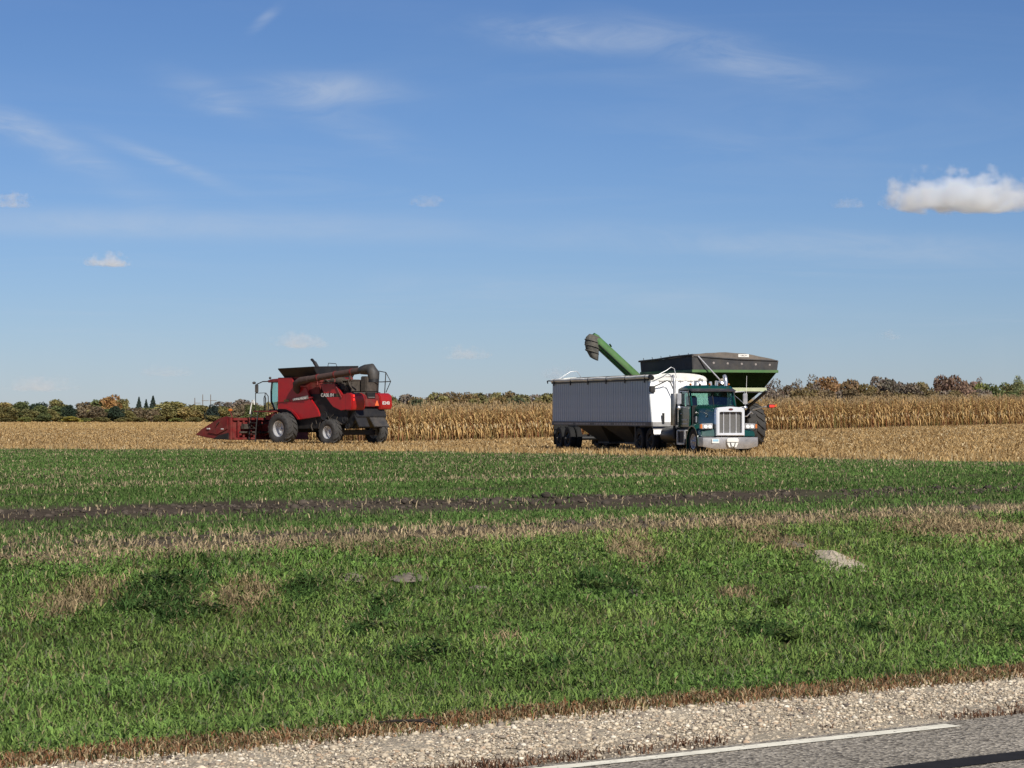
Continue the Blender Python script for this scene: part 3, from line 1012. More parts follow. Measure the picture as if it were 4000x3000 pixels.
def corn_plant(seed):
    """arrays of one dry corn plant about 2.45 m tall: stalk, drooping leaves, ear, tassel"""
    r = random.Random(seed)
    V, Fc, C = [], [], []

    def tri_strip(pts, wid, col):
        b = len(V)
        for p, w in zip(pts, wid):
            V.append((p[0] - w[0], p[1] - w[1], p[2])); V.append((p[0] + w[0], p[1] + w[1], p[2]))
            C.append(col); C.append(col)
        for i in range(len(pts) - 1):
            a = b + 2 * i
            Fc.append((a, a + 1, a + 3)); Fc.append((a, a + 3, a + 2))
    H = r.uniform(2.1, 2.55)
    bx, by = r.uniform(-.12, .12), r.uniform(-.12, .12)
    sc = (.50 * r.uniform(.75, 1.15), .35 * r.uniform(.75, 1.1), .15)
    pts = [(0, 0, -.02), (bx * .3, by * .3, H * .45), (bx, by, H * .92)]
    for a in (0, 1.05, 2.1):                     # three crossed strips make a stalk that has width from every side
        w0 = (math.cos(a) * .017, math.sin(a) * .017)
        tri_strip(pts, [w0, (w0[0] * .9, w0[1] * .9), (w0[0] * .4, w0[1] * .4)], sc)
    for i in range(r.randint(11, 13)):
        z = H * (.28 + .64 * i / 12)
        f = z / H
        a = r.uniform(0, 6.28)
        ln = r.uniform(.35, .7) * (0.75 if f < .4 else 1.0)
        up = r.uniform(.1, .32) if f > .45 else r.uniform(-.05, .12)
        droop = r.uniform(.25, .75)
        x0, y0 = bx * f, by * f
        q = []
        for t in (0, .33, .7, 1.0):
            q.append((x0 + math.cos(a) * ln * t * .8, y0 + math.sin(a) * ln * t * .8, z + up * t * 1.5 - droop * t * t))
        wv = (-math.sin(a) * .037, math.cos(a) * .037)
        w = [(wv[0] * s_, wv[1] * s_) for s_ in (.5, 1.0, .8, .08)]
        br = r.uniform(.6, 1.2)
        tri_strip(q, w, (.50 * br, .335 * br, .145 * br))
    for e_ in range(1):                          # husked ear hanging at mid height
        z = H * r.uniform(.42, .52); a = r.uniform(0, 6.28)
        x0, y0 = bx * .4 + math.cos(a) * .05, by * .4 + math.sin(a) * .05
        q = [(x0, y0, z), (x0 + math.cos(a) * .05, y0 + math.sin(a) * .05, z - .13), (x0 + math.cos(a) * .07, y0 + math.sin(a) * .07, z - .27)]
        for aa in (a, a + 1.57):
            w0 = (math.cos(aa), math.sin(aa))
            tri_strip(q, [(w0[0] * .02, w0[1] * .02), (w0[0] * .042, w0[1] * .042), (w0[0] * .015, w0[1] * .015)], (.66, .54, .33))
    for i in range(5):                           # tassel
        a = r.uniform(0, 6.28); l = r.uniform(.12, .3)
        q = [(bx, by, H * .9), (bx + math.cos(a) * l * .35, by + math.sin(a) * l * .35, H * .9 + l)]
        tri_strip(q, [(-math.sin(a) * .012, math.cos(a) * .012)] * 2, (.42, .31, .17))
    return np.array(V), np.array(Fc), np.array(C)


def corn_field():
    var = [corn_plant(i) for i in range(10)]
    mes = [fastmesh('corn_plant', v, f, c) for v, f, c in var]
    for me in mes: me.materials.append(M_CORN)
    # rows parallel to the cut edge
    px = np.array([p.x for p in CORN_EDGE]); py = np.array([p.y for p in CORN_EDGE])
    seg = np.concatenate([[0], np.cumsum(np.hypot(np.diff(px), np.diff(py)))])
    tot = seg[-1]
    nrm = np.array((-(py[-1] - py[0]), px[-1] - px[0])); nrm = nrm / np.hypot(*nrm)
    parts = []
    base = 0
    front = 0
    for row in range(16):
        step = .205 if row < 6 else .27
        s = np.arange(rng.uniform(0, .2), tot, step)
        s = s + rng.uniform(-.06, .06, len(s))
        X = np.interp(s, seg, px) + nrm[0] * row * .76 + rng.uniform(-.05, .05, len(s))
        Y = np.interp(s, seg, py) + nrm[1] * row * .76 + rng.uniform(-.05, .05, len(s))
        Z = terrain(X, Y)
        vid = rng.integers(0, 10, len(s)); ang = rng.uniform(0, 6.28, len(s)); sc = rng.uniform(.88, 1.08, len(s))
        ln = rng.normal(0, .05, (len(s), 2))
        edge = 1 - sst(0, 9, s)
        for i in range(len(s)):
            if row == 0 and in_view(X[i:i + 1], Y[i:i + 1], 1.0)[0] and front < 300:
                front += 1
                o = bpy.data.objects.new('corn_plant', mes[vid[i]])
                o.location = (X[i], Y[i], Z[i])
                o.rotation_euler = (ln[i, 0], ln[i, 1], ang[i])
                o.scale = (1, 1, sc[i])
                COL.objects.link(o)
                tag(o, 'dry tan corn plant standing in the front row of the uncut corn', 'corn plant', 'front row of the uncut corn')
                continue
            if row > 0 and not in_view(X[i:i + 1], Y[i:i + 1], 1.15)[0]:
                continue
            v, f, c = var[vid[i]]
            ca, sa = math.cos(ang[i]), math.sin(ang[i])
            w = np.empty_like(v)
            w[:, 0] = v[:, 0] * ca - v[:, 1] * sa + ln[i, 0] * v[:, 2] + X[i]
            w[:, 1] = v[:, 0] * sa + v[:, 1] * ca + ln[i, 1] * v[:, 2] + Y[i]
            w[:, 2] = v[:, 2] * sc[i] + Z[i]
            parts.append((w, f + base, c * rng.uniform(.75, 1.15)))
            base += len(v)
    V = np.concatenate([p[0] for p in parts]); F = np.concatenate([p[1] for p in parts]); C = np.concatenate([p[2] for p in parts])
    tag(link('corn_crop', fastmesh('corn_crop', V, F, C), M_CORN), 'dense stand of ripe dry corn behind its front row', 'corn', kind='stuff')


# ------------------------------------------------------------------ small things in the ditch
def weed_clump(px, py, size, seed):
    r = np.random.default_rng(seed)
    c = ground_at(px, py)
    n = int(260 * size / .3)
    a = r.uniform(0, 6.28, n); q = np.sqrt(r.random(n)) * size
    h = (1 - (q / size) ** 2) * size * .7
    x, y = q * np.cos(a), q * np.sin(a) * 1.2
    z = r.random(n) * h + .02
    # each leaf: a small folded diamond
    la = r.uniform(0, 6.28, n); ll = r.uniform(.03, .075, n); lw = ll * .32
    pit = r.uniform(-.3, .9, n)
    V = np.empty((n, 4, 3))
    dx, dy = np.cos(la), np.sin(la)
    V[:, 0] = np.stack([x, y, z], 1)
    V[:, 1] = np.stack([x + dx * ll * .5 - dy * lw, y + dy * ll * .5 + dx * lw, z + pit * ll * .5], 1)
    V[:, 2] = np.stack([x + dx * ll, y + dy * ll, z + pit * ll * .7], 1)
    V[:, 3] = np.stack([x + dx * ll * .5 + dy * lw, y + dy * ll * .5 - dx * lw, z + pit * ll * .5], 1)
    b = (np.arange(n) * 4)[:, None]
    F = np.concatenate([b + (0, 1, 2), b + (0, 2, 3)])
    col = np.array((.078, .112, .030)) * r.uniform(.4, 1.7, (n, 1))
    e = empty('weed_clump', (c.x, c.y, tz(c.x, c.y)), 0, 'dark green leafy weed clump growing in the ditch grass', 'weed', 'dark weeds in the ditch grass')
    link('leaves', fastmesh('leaves', V.reshape(-1, 3), F, np.repeat(col, 4, 0)), M_BLADE, e)
    g = G()
    for i in range(7):
        t = 6.28 * i / 7 + seed
        g.path([(0, 0, -.02), (math.cos(t) * size * .3, math.sin(t) * size * .3, size * .3), (math.cos(t) * size * .6, math.sin(t) * size * .6, size * .42)], [.006, .005, .003], 5)
    g.build('stems', mat('weed_stem', (.05, .07, .025), .8), e)


def soil_mound(px, py, rx, ry, h, col, label, seed):
    c = ground_at(px, py)
    d = c.y
    RX, RY = rx * 1.45 * d / FPX, max(ry * d * d / (FPX * 1.7), rx * d / FPX * 1.1)
    V, nr, ns = [], 7, 22
    for i in range(nr):
        q = i / (nr - 1)
        for j in range(ns):
            a = 6.283 * j / ns
            k_ = 1 + .5 * (float(fbm(np.array(math.cos(a) * 1.7 + seed), np.array(math.sin(a) * 1.7), 3)) - .5)
            x, y = RX * q * k_ * math.cos(a), RY * q * k_ * math.sin(a)
            z = h * (1 - q ** 1.6) + h * .7 * (float(fbm(np.array(x * 14 + seed), np.array(y * 14), 4)) - .5) * (1 - q) - .05 * q
            V.append((x, y, z + .015))
    F = [(i * ns + j, i * ns + (j + 1) % ns, (i + 1) * ns + (j + 1) % ns, (i + 1) * ns + j) for i in range(nr - 1) for j in range(ns)]
    me = bpy.data.meshes.new('soil_mound')
    me.from_pydata(V, [], F)
    o = link('soil_mound', me, col)
    o.location = (c.x, c.y, tz(c.x, c.y))
    tag(o, label, 'soil mound')
    if 'pale' not in label:
        o['group'] = 'grey gopher mounds in the ditch'


mat('pale_soil', (0.50, 0.42, 0.30), .95, var=.35, vs=9.0, bump=.8, bs=40)
mat('grey_soil', (0.19, 0.155, 0.115), .95, var=.4, vs=9.0, bump=.8, bs=40)


# ------------------------------------------------------------------ wheels
def ag_lugs(g, rad, w, n, h, side_open=0.0):
    """chevron lugs on a tractor tyre turned about y"""
    for i in range(n):
        for s in (-1, 1):
            a0 = 2 * math.pi * (i + (0.5 if s > 0 else 0)) / n
            rows = []
            for (f, da, rr) in ((0.02, 0.0, rad + h), (0.62, .22, rad + h), (1.0, .34, rad - h * .9)):
                y = s * f * w * .5
                th = .040 / rad * 1.1
                for (aa, r_) in ((a0 + da - th, rr), (a0 + da + th, rr), (a0 + da + th * 1.3, rr - h * 1.5), (a0 + da - th * 1.3, rr - h * 1.5)):
                    rows.append((r_ * math.cos(aa), y, r_ * math.sin(aa)))
            g.loft([rows[0:4], rows[4:8], rows[8:12]])


def wheel(parent, x, y, rad, w, rim, style, out, cx_z=None, dish=0.0):
    """wheel object (hub disc) with children tyre and rim; out = +1/-1 outer side in y"""
    c = (x, y, rad if cx_z is None else cx_z)
    h = w / 2
    g = G()
    dy = out * (h * .55 - dish)
    g.lathe_y([(0.03, dy + out * .05), (rim * .28, dy + out * .05), (rim * .33, dy + out * .01), (rim * .62, dy - out * .02), (rim * .97, dy - out * .06),
               (rim * .97, dy - out * .09), (0.03, dy - out * .09)], n=28, cap=True)
    for i in range(8 if style == 'ag' else 10):
        t = 2 * math.pi * i / (8 if style == 'ag' else 10)
        g.tube((rim * .45 * math.cos(t), dy - out * .03, rim * .45 * math.sin(t)), (rim * .45 * math.cos(t), dy + out * .04, rim * .45 * math.sin(t)), .018, n=6)
    g.tube((0, dy, 0), (0, dy + out * .13, 0), rim * .22, rim * .16, 12)
    hub = g.build('wheel', 'silver_rim' if style != 'dark' else 'dark_steel', parent, smooth=40)
    hub.location = c
    g = G()
    g.lathe_y([(rim * 1.04, out * h * .86), (rim * .97, out * h * .84), (rim * .95, out * h * .3), (rim * .93, -out * h * .6), (rim * 1.02, -out * h * .84),
               (rim * 1.05, -out * h * .86), (rim * 1.05, -out * h * .80), (rim * 1.0, out * h * .80)], n=36)
    g.build('rim', 'silver_rim' if style != 'dark' else 'dark_steel', hub, smooth=40)
    g = G()
    lug = .055 if style == 'ag' else 0.0
    rt = rad - lug
    prof = [(rim * 1.02, h * .80), (rim * 1.10, h * .90), ((rim + rt) / 2, h * 1.0), (rt - .10 * rad, h * .98), (rt - .015, h * .86), (rt, h * .55), (rt + .004, 0)]
    prof = prof + [(r_, -y_) for r_, y_ in prof[::-1][1:]] + [(rim * 1.0, -h * .6), (rim * 1.0, h * .6), (rim * 1.02, h * .80)]
    g.lathe_y(prof, n=40)
    if style == 'ag':
        ag_lugs(g, rt, w, int(18 * rad), lug)
    else:
        for yy in (-.55, -.2, .2, .55):          # ribs of a truck tyre
            g.lathe_y([(rt - .004, h * (yy - .12)), (rt + .010, h * (yy - .11)), (rt + .010, h * (yy + .11)), (rt - .004, h * (yy + .12))], n=40)
    g.build('tyre', 'tyre_rubber' if style == 'ag' else 'truck_rubber', hub, smooth=40)
    return hub


def place(local, px, d, h):
    """root position so that a local (x, y) point of a vehicle heading h lands at pixel column px, depth d"""
    X, Y = (px - 2000) / FPX * d, d
    left = Vector((-h.y, h.x))
    p = Vector((X, Y)) - h * local[0] - left * local[1]
    return p


def view_frame(px):
    t = (px - 2000) / FPX
    v = Vector((t, 1)).normalized()
    return v, Vector((v.y, -v.x))


# ------------------------------------------------------------------ combine harvester
def combine():
    v, r = view_frame(1105)
    al = R(48)
    h = r * -math.cos(al) + v * math.sin(al)
    p = place((0, 1.9), 1105, 151, h)
    z = tz(p.x, p.y) - 0.03
    root = empty('combine_harvester', (p.x, p.y, z), math.atan2(h.y, h.x),
                 'red combine harvester with folded grain auger and corn head in the stubble', 'combine')
    B = lambda: G()
    for s in (1, -1):
        wheel(root, 0, 1.9 * s, .97, .84, .46, 'ag', s, dish=.16)
        wheel(root, -4.05, 1.86 * s, .78, .60, .36, 'ag', s, dish=.12)
    # chassis, axles, belly
    g = B()
    g.box(-.25, .25, -1.55, 1.55, .75, 1.15)
    g.box(-4.25, -3.85, -1.6, 1.6, .62, .92)
    g.box(-5.3, 1.0, -1.1, -.9, 1.0, 1.35)
    g.box(-5.3, 1.0, .9, 1.1, 1.0, 1.35)
    g.build('chassis', 'black_paint', root, bevel=.02)
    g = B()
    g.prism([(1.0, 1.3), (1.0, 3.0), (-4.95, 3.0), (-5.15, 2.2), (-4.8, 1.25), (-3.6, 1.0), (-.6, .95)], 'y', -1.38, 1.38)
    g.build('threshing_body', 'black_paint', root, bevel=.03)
    # side panels
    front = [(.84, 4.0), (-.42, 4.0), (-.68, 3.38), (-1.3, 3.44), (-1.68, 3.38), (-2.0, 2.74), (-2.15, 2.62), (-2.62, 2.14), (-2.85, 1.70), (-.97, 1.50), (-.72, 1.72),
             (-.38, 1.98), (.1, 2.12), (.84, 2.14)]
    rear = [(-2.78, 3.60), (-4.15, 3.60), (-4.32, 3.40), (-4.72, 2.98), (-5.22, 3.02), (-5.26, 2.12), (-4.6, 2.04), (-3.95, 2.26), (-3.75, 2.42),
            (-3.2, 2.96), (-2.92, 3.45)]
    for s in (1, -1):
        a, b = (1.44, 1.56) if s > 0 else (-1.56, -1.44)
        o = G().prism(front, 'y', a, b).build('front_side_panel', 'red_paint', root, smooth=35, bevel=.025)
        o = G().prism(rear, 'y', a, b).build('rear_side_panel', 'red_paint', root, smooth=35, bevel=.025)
        # pressed swage line and lower flare on the panel
        y0, y1 = (1.55, 1.60) if s > 0 else (-1.60, -1.55)
        G().prism([(.80, 2.52), (.80, 2.62), (-2.2, 2.86), (-2.24, 2.78)], 'y', y0, y1).build('swage_line', 'red_paint', root, bevel=.012)
        G().prism([(.80, 2.14), (.1, 2.13), (-.36, 1.99), (-.70, 1.73), (-.95, 1.51), (-1.12, 1.54), (-.86, 1.82), (-.45, 2.11), (.1, 2.25), (.80, 2.27)],
                  'y', y0, y1).build('wheel_arch', 'red_paint', root, bevel=.012)
        G().path([(-1.5, s * 1.60, 3.66), (-2.0, s * 1.6, 3.72), (-4.1, s * 1.6, 3.66), (-4.35, s * 1.6, 3.3), (-4.72, s * 1.6, 2.78)], .028, 6).build('grab_rail', 'dull_red', root)
    # decals, left side readable from the camera
    G().prism([(-2.88, 3.06), (-4.58, 3.03), (-4.62, 2.84), (-2.96, 2.82)], 'y', 1.562, 1.566).build('stripe', 'decal_black', root)
    text('lettering', 'CASE IH', .27, 'decal_white', root, (-2.93, 1.568, 2.85), (-1, 0, .0), (0, 0, 1), stretch=1.12)
    G().prism([(-4.25, 3.03), (-4.57, 3.02), (-4.60, 2.86), (-4.25, 2.86)], 'y', 1.567, 1.570).build('stripe', 'decal_olive', root)
    G().prism([(-.5, 2.74), (-1.85, 2.93), (-1.90, 2.74), (-.55, 2.62)], 'y', 1.602, 1.606).build('stripe', 'decal_grey', root)
    text('lettering', 'AXIAL-FLOW', .17, 'decal_white', root, (-.62, 1.608, 2.655), (-1, 0, .09), (0, 0, 1), stretch=1.15)
    text('lettering', '8240', .2, 'decal_olive', root, (.22, 1.608, 2.56), (-1, 0, .09), (0, 0, 1), stretch=1.1)
    # rear hood
    g = B()
    hood = [(-5.000, 2.12), (-5.000, 3.06), (-5.350, 3.06), (-5.620, 2.92), (-5.680, 2.35), (-5.580, 2.10)]
    g.prism(hood, 'y', -1.60, -.62)
    g.build('rear_hood', 'red_paint', root, smooth=35, bevel=.05)
    g = B()
    g.prism([(-5.000, 2.24), (-5.000, 3.0), (-5.380, 3.0), (-5.560, 2.86), (-5.580, 2.26)], 'y', -.62, .52)
    g.build('rear_centre_panel', 'dull_red', root, smooth=35, bevel=.03)
    g = B()
    g.prism([(-5.000, 2.06), (-5.000, 3.06), (-5.300, 3.06), (-5.530, 2.95), (-5.600, 2.30), (-5.500, 2.06)], 'y', .52, 1.58)
    g.build('rear_hood', 'red_paint', root, smooth=35, bevel=.05)
    G().box(-5.590, -5.400, -.28, .38, 2.74, 3.09).build('rear_vent', 'black_paint', root, bevel=.01)
    G().box(-5.610, -5.590, -.2, .3, 2.80, 2.83).build('vent_bar', 'decal_grey', root)
    G().prism([(-.52, 2.33), (-.22, 2.33), (-.34, 2.62), (-.40, 2.62)], 'x', -5.630, -5.610).build('slow_vehicle_sign', 'orange_sign', root)
    text('lettering', '8240', .26, 'decal_white', root, (-5.685, -.74, 2.40), (0, -1, 0), (0, 0, 1), stretch=1.15)
    for zz in (2.84, 2.62):
        G().box(-5.610, -5.570, 1.40, 1.50, zz, zz + .12).build('tail_light', 'lamp_red', root, bevel=.01)
    # grain tank and extensions
    g = B()
    g.box(-2.6, .45, -1.36, 1.36, 3.0, 4.0)
    g.build('grain_tank', 'dull_red', root, bevel=.03)
    lo = [(.42, 1.38, 4.0), (-2.5, 1.38, 4.0), (-2.5, -1.38, 4.0), (.42, -1.38, 4.0)]
    hi = [(.55, 1.78, 4.50), (-2.55, 1.80, 4.58), (-2.60, -1.75, 4.66), (.50, -1.75, 4.60)]
    for i in range(4):
        a, b, c, d = Vector(lo[i]), Vector(lo[(i + 1) % 4]), Vector(hi[(i + 1) % 4]), Vector(hi[i])
        nn_ = (b - a).cross(d - a).normalized() * .02
        G().loft([[a - nn_, b - nn_, c - nn_, d - nn_], [a + nn_, b + nn_, c + nn_, d + nn_]]).build('tank_extension', 'black_paint', root)
    G().path([Vector(q) + Vector((0, 0, .02)) for q in hi + hi[:1]], .022, 6).build('tank_rim', 'black_paint', root)
    g = B()
    g.tube((-1.0, -.2, 4.3), (-.72, .05, 4.92), .10, .11, 10)
    g.obox((-.66, .08, 4.98), (.34, .2, .10), (0, -.8, .3))
    g.build('fill_spout', 'dark_steel', root)
    G().path([(-1.3, -.5, 4.62), (-1.35, -.5, 4.86), (-2.0, -.5, 4.82), (-2.1, -.5, 4.64)], .02, 6).build('hoop', 'dark_steel', root)
    # unloading auger, folded back along the left side
    ax = [(-.95, 1.66, 3.30), (-1.05, 1.78, 3.62), (-1.45, 1.84, 3.78), (-2.2, 1.86, 3.88)]
    G().path([(-.9, 1.5, 3.2)] + ax, [.2, .22, .23, .22, .2], 12).build('auger_elbow', 'dusty_tube', root, smooth=50)
    tip = (-6.55, 1.66, 4.36)
    G().tube(ax[-1], tip, .185, .195, 14).build('auger_tube', 'dusty_tube', root, smooth=50)
    for f in (.18, .5, .80):
        q = Vector(ax[-1]).lerp(Vector(tip), f)
        dr = (Vector(tip) - Vector(ax[-1])).normalized()
        G().tube(q - dr * .05, q + dr * .05, .215, n=14).build('auger_flange', 'dull_red', root, smooth=50)
        G().path([q + Vector((0, .05, -.18)), q + Vector((-.05, .1, -.42)), q + Vector((.1, .06, -.5))], .03, 6).build('bracket', 'dull_red', root)
    dr = (Vector(tip) - Vector(ax[-1])).normalized()
    t0 = Vector(tip)
    G().path([t0 - dr * .15, t0 + dr * .25, t0 + dr * .62 + Vector((0, 0, -.02)), t0 + dr * .82 + Vector((0, 0, -.26)), t0 + dr * .84 + Vector((0, 0, -.62))],
             [.23, .30, .34, .34, .28], 14).build('auger_spout', 'grey_plastic', root, smooth=50)
    q = t0 + dr * .85 + Vector((0, 0, -.64))
    G().tube(q + Vector((0, 0, .03)), q - Vector((0, 0, .16)), .285, .30, 14).build('spout_boot', 'black_paint', root, smooth=50)
    # engine deck: block, radiator, filter, pipes
    G().box(-4.95, -2.65, -1.3, 1.3, 3.0, 3.12).build('engine_deck', 'grime', root)
    G().box(-4.3, -2.95, -.5, .9, 3.12, 3.85).build('engine_block', 'grime', root, bevel=.06)
    G().box(-4.9, -4.4, -1.25, -.2, 3.12, 4.05).build('radiator', 'grime', root, bevel=.05)
    G().lathe_x([(.0, -.5), (.2, -.5), (.22, -.4), (.22, .4), (.2, .5), (.0, .5)], (-3.9, 1.1, 3.75), 14).build('air_filter', 'grime', root, smooth=40)
    G().tube((-4.7, .9, 3.12), (-4.7, .9, 4.2), .09, n=10).build('exhaust', 'grime', root, smooth=40)
    rr = random.Random(5)
    for i in range(26):
        x0 = rr.uniform(-4.8, -2.8); y0 = rr.uniform(.55, 1.3)
        pts = [(x0, y0, 3.12)]
        for j in range(3):
            pts.append((x0 + rr.uniform(-.3, .3), y0 + rr.uniform(-.1, .15), 3.35 + j * .22))
        pts.append((x0 + rr.uniform(-.5, .5), y0 - .3, 3.8))
        G().path(pts, rr.uniform(.03, .07), 7).build('hose', 'grime' if i % 3 else 'dusty_tube', root, smooth=50)
    for i in range(7):
        x0 = -4.75 + i * .3
        G().obox((x0, 1.25 - .03 * (i % 3), 3.3 + .12 * (i % 3)), (.2, .16, .3 + .1 * (i % 2)), (rr.uniform(-.3, .3), rr.uniform(-.3, .3), .3)).build('engine_part', 'grime', root, bevel=.02)
    # rear service rail
    g = B()
    for y in (-1.0, -1.55):
        g.path([(-5.050, y, 3.06), (-5.100, y, 3.7), (-5.150, y, 4.30)], .028, 6)
    g.path([(-4.500, -1.0, 4.35), (-5.150, -1.0, 4.35), (-5.150, -1.55, 4.28), (-5.350, -1.75, 3.75), (-5.100, -1.6, 3.1)], .028, 6)
    g.path([(-4.900, -.8, 3.72), (-5.150, -1.2, 3.72), (-5.350, -1.75, 3.75)], .028, 6)
    g.build('service_rail', 'dark_steel', root)
    # cab
    g = B()
    g.box(.86, 2.30, -1.0, 1.0, 1.95, 2.12)
    g.box(.86, .98, -1.0, 1.0, 2.12, 3.72)
    g.build('cab_floor', 'black_paint', root, bevel=.02)
    for y in (.98, -.98):
        G().path([(1.75, y, 2.1), (2.05, y, 2.6), (2.06, y, 3.2), (1.98, y, 3.74)], .055, 8).build('cab_pillar', 'black_paint', root, smooth=50)
        G().path([(1.0, y, 2.1), (1.0, y, 3.74)], .05, 8).build('cab_pillar', 'black_paint', root, smooth=50)
        G().prism([(1.02, 2.14), (1.76, 2.14), (2.03, 2.6), (2.04, 3.2), (1.96, 3.72), (1.02, 3.72)], 'y', y - .012, y + .012).build('side_window', 'cab_glass', root)
    ring = lambda z_, e: [(1.9 + e, -.97, z_), (2.2 + e, -.6, z_), (2.3 + e, 0, z_), (2.2 + e, .6, z_), (1.9 + e, .97, z_)]
    g = B()
    g.loft([ring(2.12, -.2), ring(2.6, .1), ring(3.2, .1), ring(3.72, 0)], cap=False, closed=False)
    g.build('windscreen', 'cab_glass', root, smooth=50)
    g = B()
    g.loft([[(.80, -1.08, 3.72), (2.28, -1.05, 3.72), (2.28, 1.05, 3.72), (.80, 1.08, 3.72)], [(.70, -1.1, 3.86), (2.45, -1.0, 3.84), (2.45, 1.0, 3.84), (.70, 1.1, 3.86)],
            [(.75, -1.0, 4.0), (2.2, -.8, 3.94), (2.2, .8, 3.94), (.75, 1.0, 4.0)]])
    g.build('cab_roof', 'dull_red', root, smooth=40, bevel=.03)
    G().path([(2.3, .9, 3.80), (2.35, 1.4, 3.78), (2.3, 1.9, 3.62)], .035, 6).build('mirror_arm', 'black_paint', root)
    G().obox((2.3, 1.92, 3.36), (.12, .24, .52)).build('mirror', 'grey_plastic', root, bevel=.04)
    G().sphere((2.42, 2.02, 3.7), (.08, .14, .08)).build('work_light', 'grey_plastic', root, smooth=60)
    G().sphere((2.42, .75, 4.0), (.08, .08, .08)).build('work_light', 'grey_plastic', root, smooth=60)
    g = B()
    g.box(1.35, 1.75, -.25, .25, 2.12, 2.6)
    g.obox((1.28, 0, 2.95), (.14, .5, .75), (0, -.15, 0))
    g.build('seat', 'seat_fabric', root, bevel=.05)
    g = B()
    g.path([(1.95, 0, 2.12), (1.85, 0, 2.75)], .04, 6)
    g.lathe_x([(.19, -.02), (.21, 0), (.19, .02)], (1.8, 0, 2.8), 14, cap=False)
    g.build('steering_column', 'black_paint', root)
    # platform, rails, ladder
    G().box(.9, 2.5, 1.02, 2.0, 1.96, 2.04).build('platform', 'dull_red', root, bevel=.01)
    g = B()
    g.path([(2.35, 1.95, 2.04), (2.35, 1.97, 3.08), (1.5, 1.97, 3.1), (1.45, 1.95, 2.04)], .028, 6)
    g.path([(2.1, 1.5, 2.04), (2.1, 1.52, 2.8), (2.0, 1.56, 2.92), (1.85, 1.6, 2.8), (1.85, 1.6, 2.04)], .028, 6)
    g.path([(1.45, 1.97, 3.1), (1.3, 1.9, 2.9), (1.25, 1.9, 2.04)], .028, 6)
    g.path([(1.05, 1.3, 2.04), (1.05, 1.3, 3.1)], .022, 6)
    g.build('hand_rail', 'dark_steel', root)
    g = B()
    for dx in (-.28, .28):
        g.path([(2.35 + dx, 2.02, 2.0), (2.38 + dx, 2.14, 1.1), (2.40 + dx, 2.20, .18)], .034, 6)
    la = g.build('ladder', 'dark_steel', root)
    for i in range(5):
        zz = .28 + i * .34
        G().box(2.10, 2.68, 2.10 - (zz - .2) * .04, 2.28 - (zz - .2) * .04, zz, zz + .04).build('ladder_step', 'dark_steel', la)
    G().path([(2.75, 2.06, 1.85), (2.66, 2.05, 2.3), (2.55, 2.04, 2.66), (2.45, 2.02, 2.68), (2.42, 2.0, 2.4)], .034, 8).build('white_hand_rail', 'label_white', root, smooth=50)
    # feeder house
    g = B()
    g.loft([[(.9, -.72, 1.2), (.9, .72, 1.2), (.9, .72, 2.0), (.9, -.72, 2.0)], [(3.25, -.72, .42), (3.25, .72, .42), (3.25, .72, 1.22), (3.25, -.72, 1.22)]])
    g.build('feeder_house', 'dull_red', root, bevel=.03)
    g = B()
    g.tube((.9, .95, 1.0), (3.0, .85, .7), .06, n=8); g.tube((.9, -.95, 1.0), (3.0, -.85, .7), .06, n=8)
    g.build('lift_cylinder', 'dark_steel', root, smooth=50)
    g = B()
    g.box(.55, 1.1, 1.05, 1.85, 1.62, 1.86); g.box(1.0, 1.9, 1.1, 1.6, 1.5, 1.75)
    g.tube((1.1, 1.4, 1.9), (1.6, 1.6, 1.7), .09, n=8)
    g.build('step_box', 'dull_red', root, bevel=.03)
    # straw spreader, chopper, belts
    G().prism([(-4.3, 1.1), (-4.3, 2.2), (-5.4, 2.2), (-5.6, 1.7), (-5.1, 1.05)], 'y', -1.2, 1.2).build('chopper', 'black_paint', root, bevel=.03)
    G().obox((-5.65, -.45, 1.48), (.06, 1.25, 1.0), (0, R(38), 0)).build('spreader_shield', 'grey_plastic', root, bevel=.03)
    G().obox((-5.62, .85, 1.45), (.06, .9, .85), (0, R(30), 0)).build('spreader_shield', 'black_paint', root, bevel=.03)
    for (x, y, zz, r_) in ((-3.1, 1.42, 1.75, .26), (-4.75, 1.3, 1.55, .22), (-2.4, 1.44, 1.9, .18), (-5.0, 1.3, 1.15, .16)):
        G().lathe_y([(.02, 0), (r_ * .3, .02), (r_ * .9, .0), (r_, .03), (r_, .1), (r_ * .8, .08), (.02, .1)], (x, y, zz), 20).build('pulley', 'dark_steel', root, smooth=30)
    for i in range(8):
        x0 = rr.uniform(-5.4, -2.0); z0 = rr.uniform(1.1, 1.9)
        G().path([(x0, 1.4, z0), (x0 + rr.uniform(-.3, .3), 1.46, z0 - .2), (x0 + rr.uniform(-.4, .4), 1.42, z0 - .45)], rr.uniform(.02, .04), 6).build('hose', 'grime', root, smooth=50)
    # corn head
    head = G()
    head.box(3.22, 3.34, -3.0, 3.0, .35, 1.45)
    head.box(3.10, 3.36, -3.0, 3.0, 1.45, 1.62)
    head.box(3.05, 3.40, -3.0, 3.0, .30, .44)
    hd = head.build('corn_head', 'dull_red', root, bevel=.02)
    g = G().tube((3.75, -2.95, .88), (3.75, 2.95, .88), .16, n=12)
    for s_ in (-1, 1):
        prev = None
        for i in range(0, 64):
            t = i / 64
            y = s_ * (.15 + 2.75 * t); a = s_ * t * 22
            c1 = Vector((3.75 + math.cos(a) * .16, y, .88 + math.sin(a) * .16)); c2 = Vector((3.75 + math.cos(a) * .29, y, .88 + math.sin(a) * .29))
            if prev: g.add([prev[0], prev[1], c2, c1], [(0, 1, 2, 3)])
            prev = (c1, c2)
    g.build('cross_auger', 'dark_steel', hd, smooth=40)
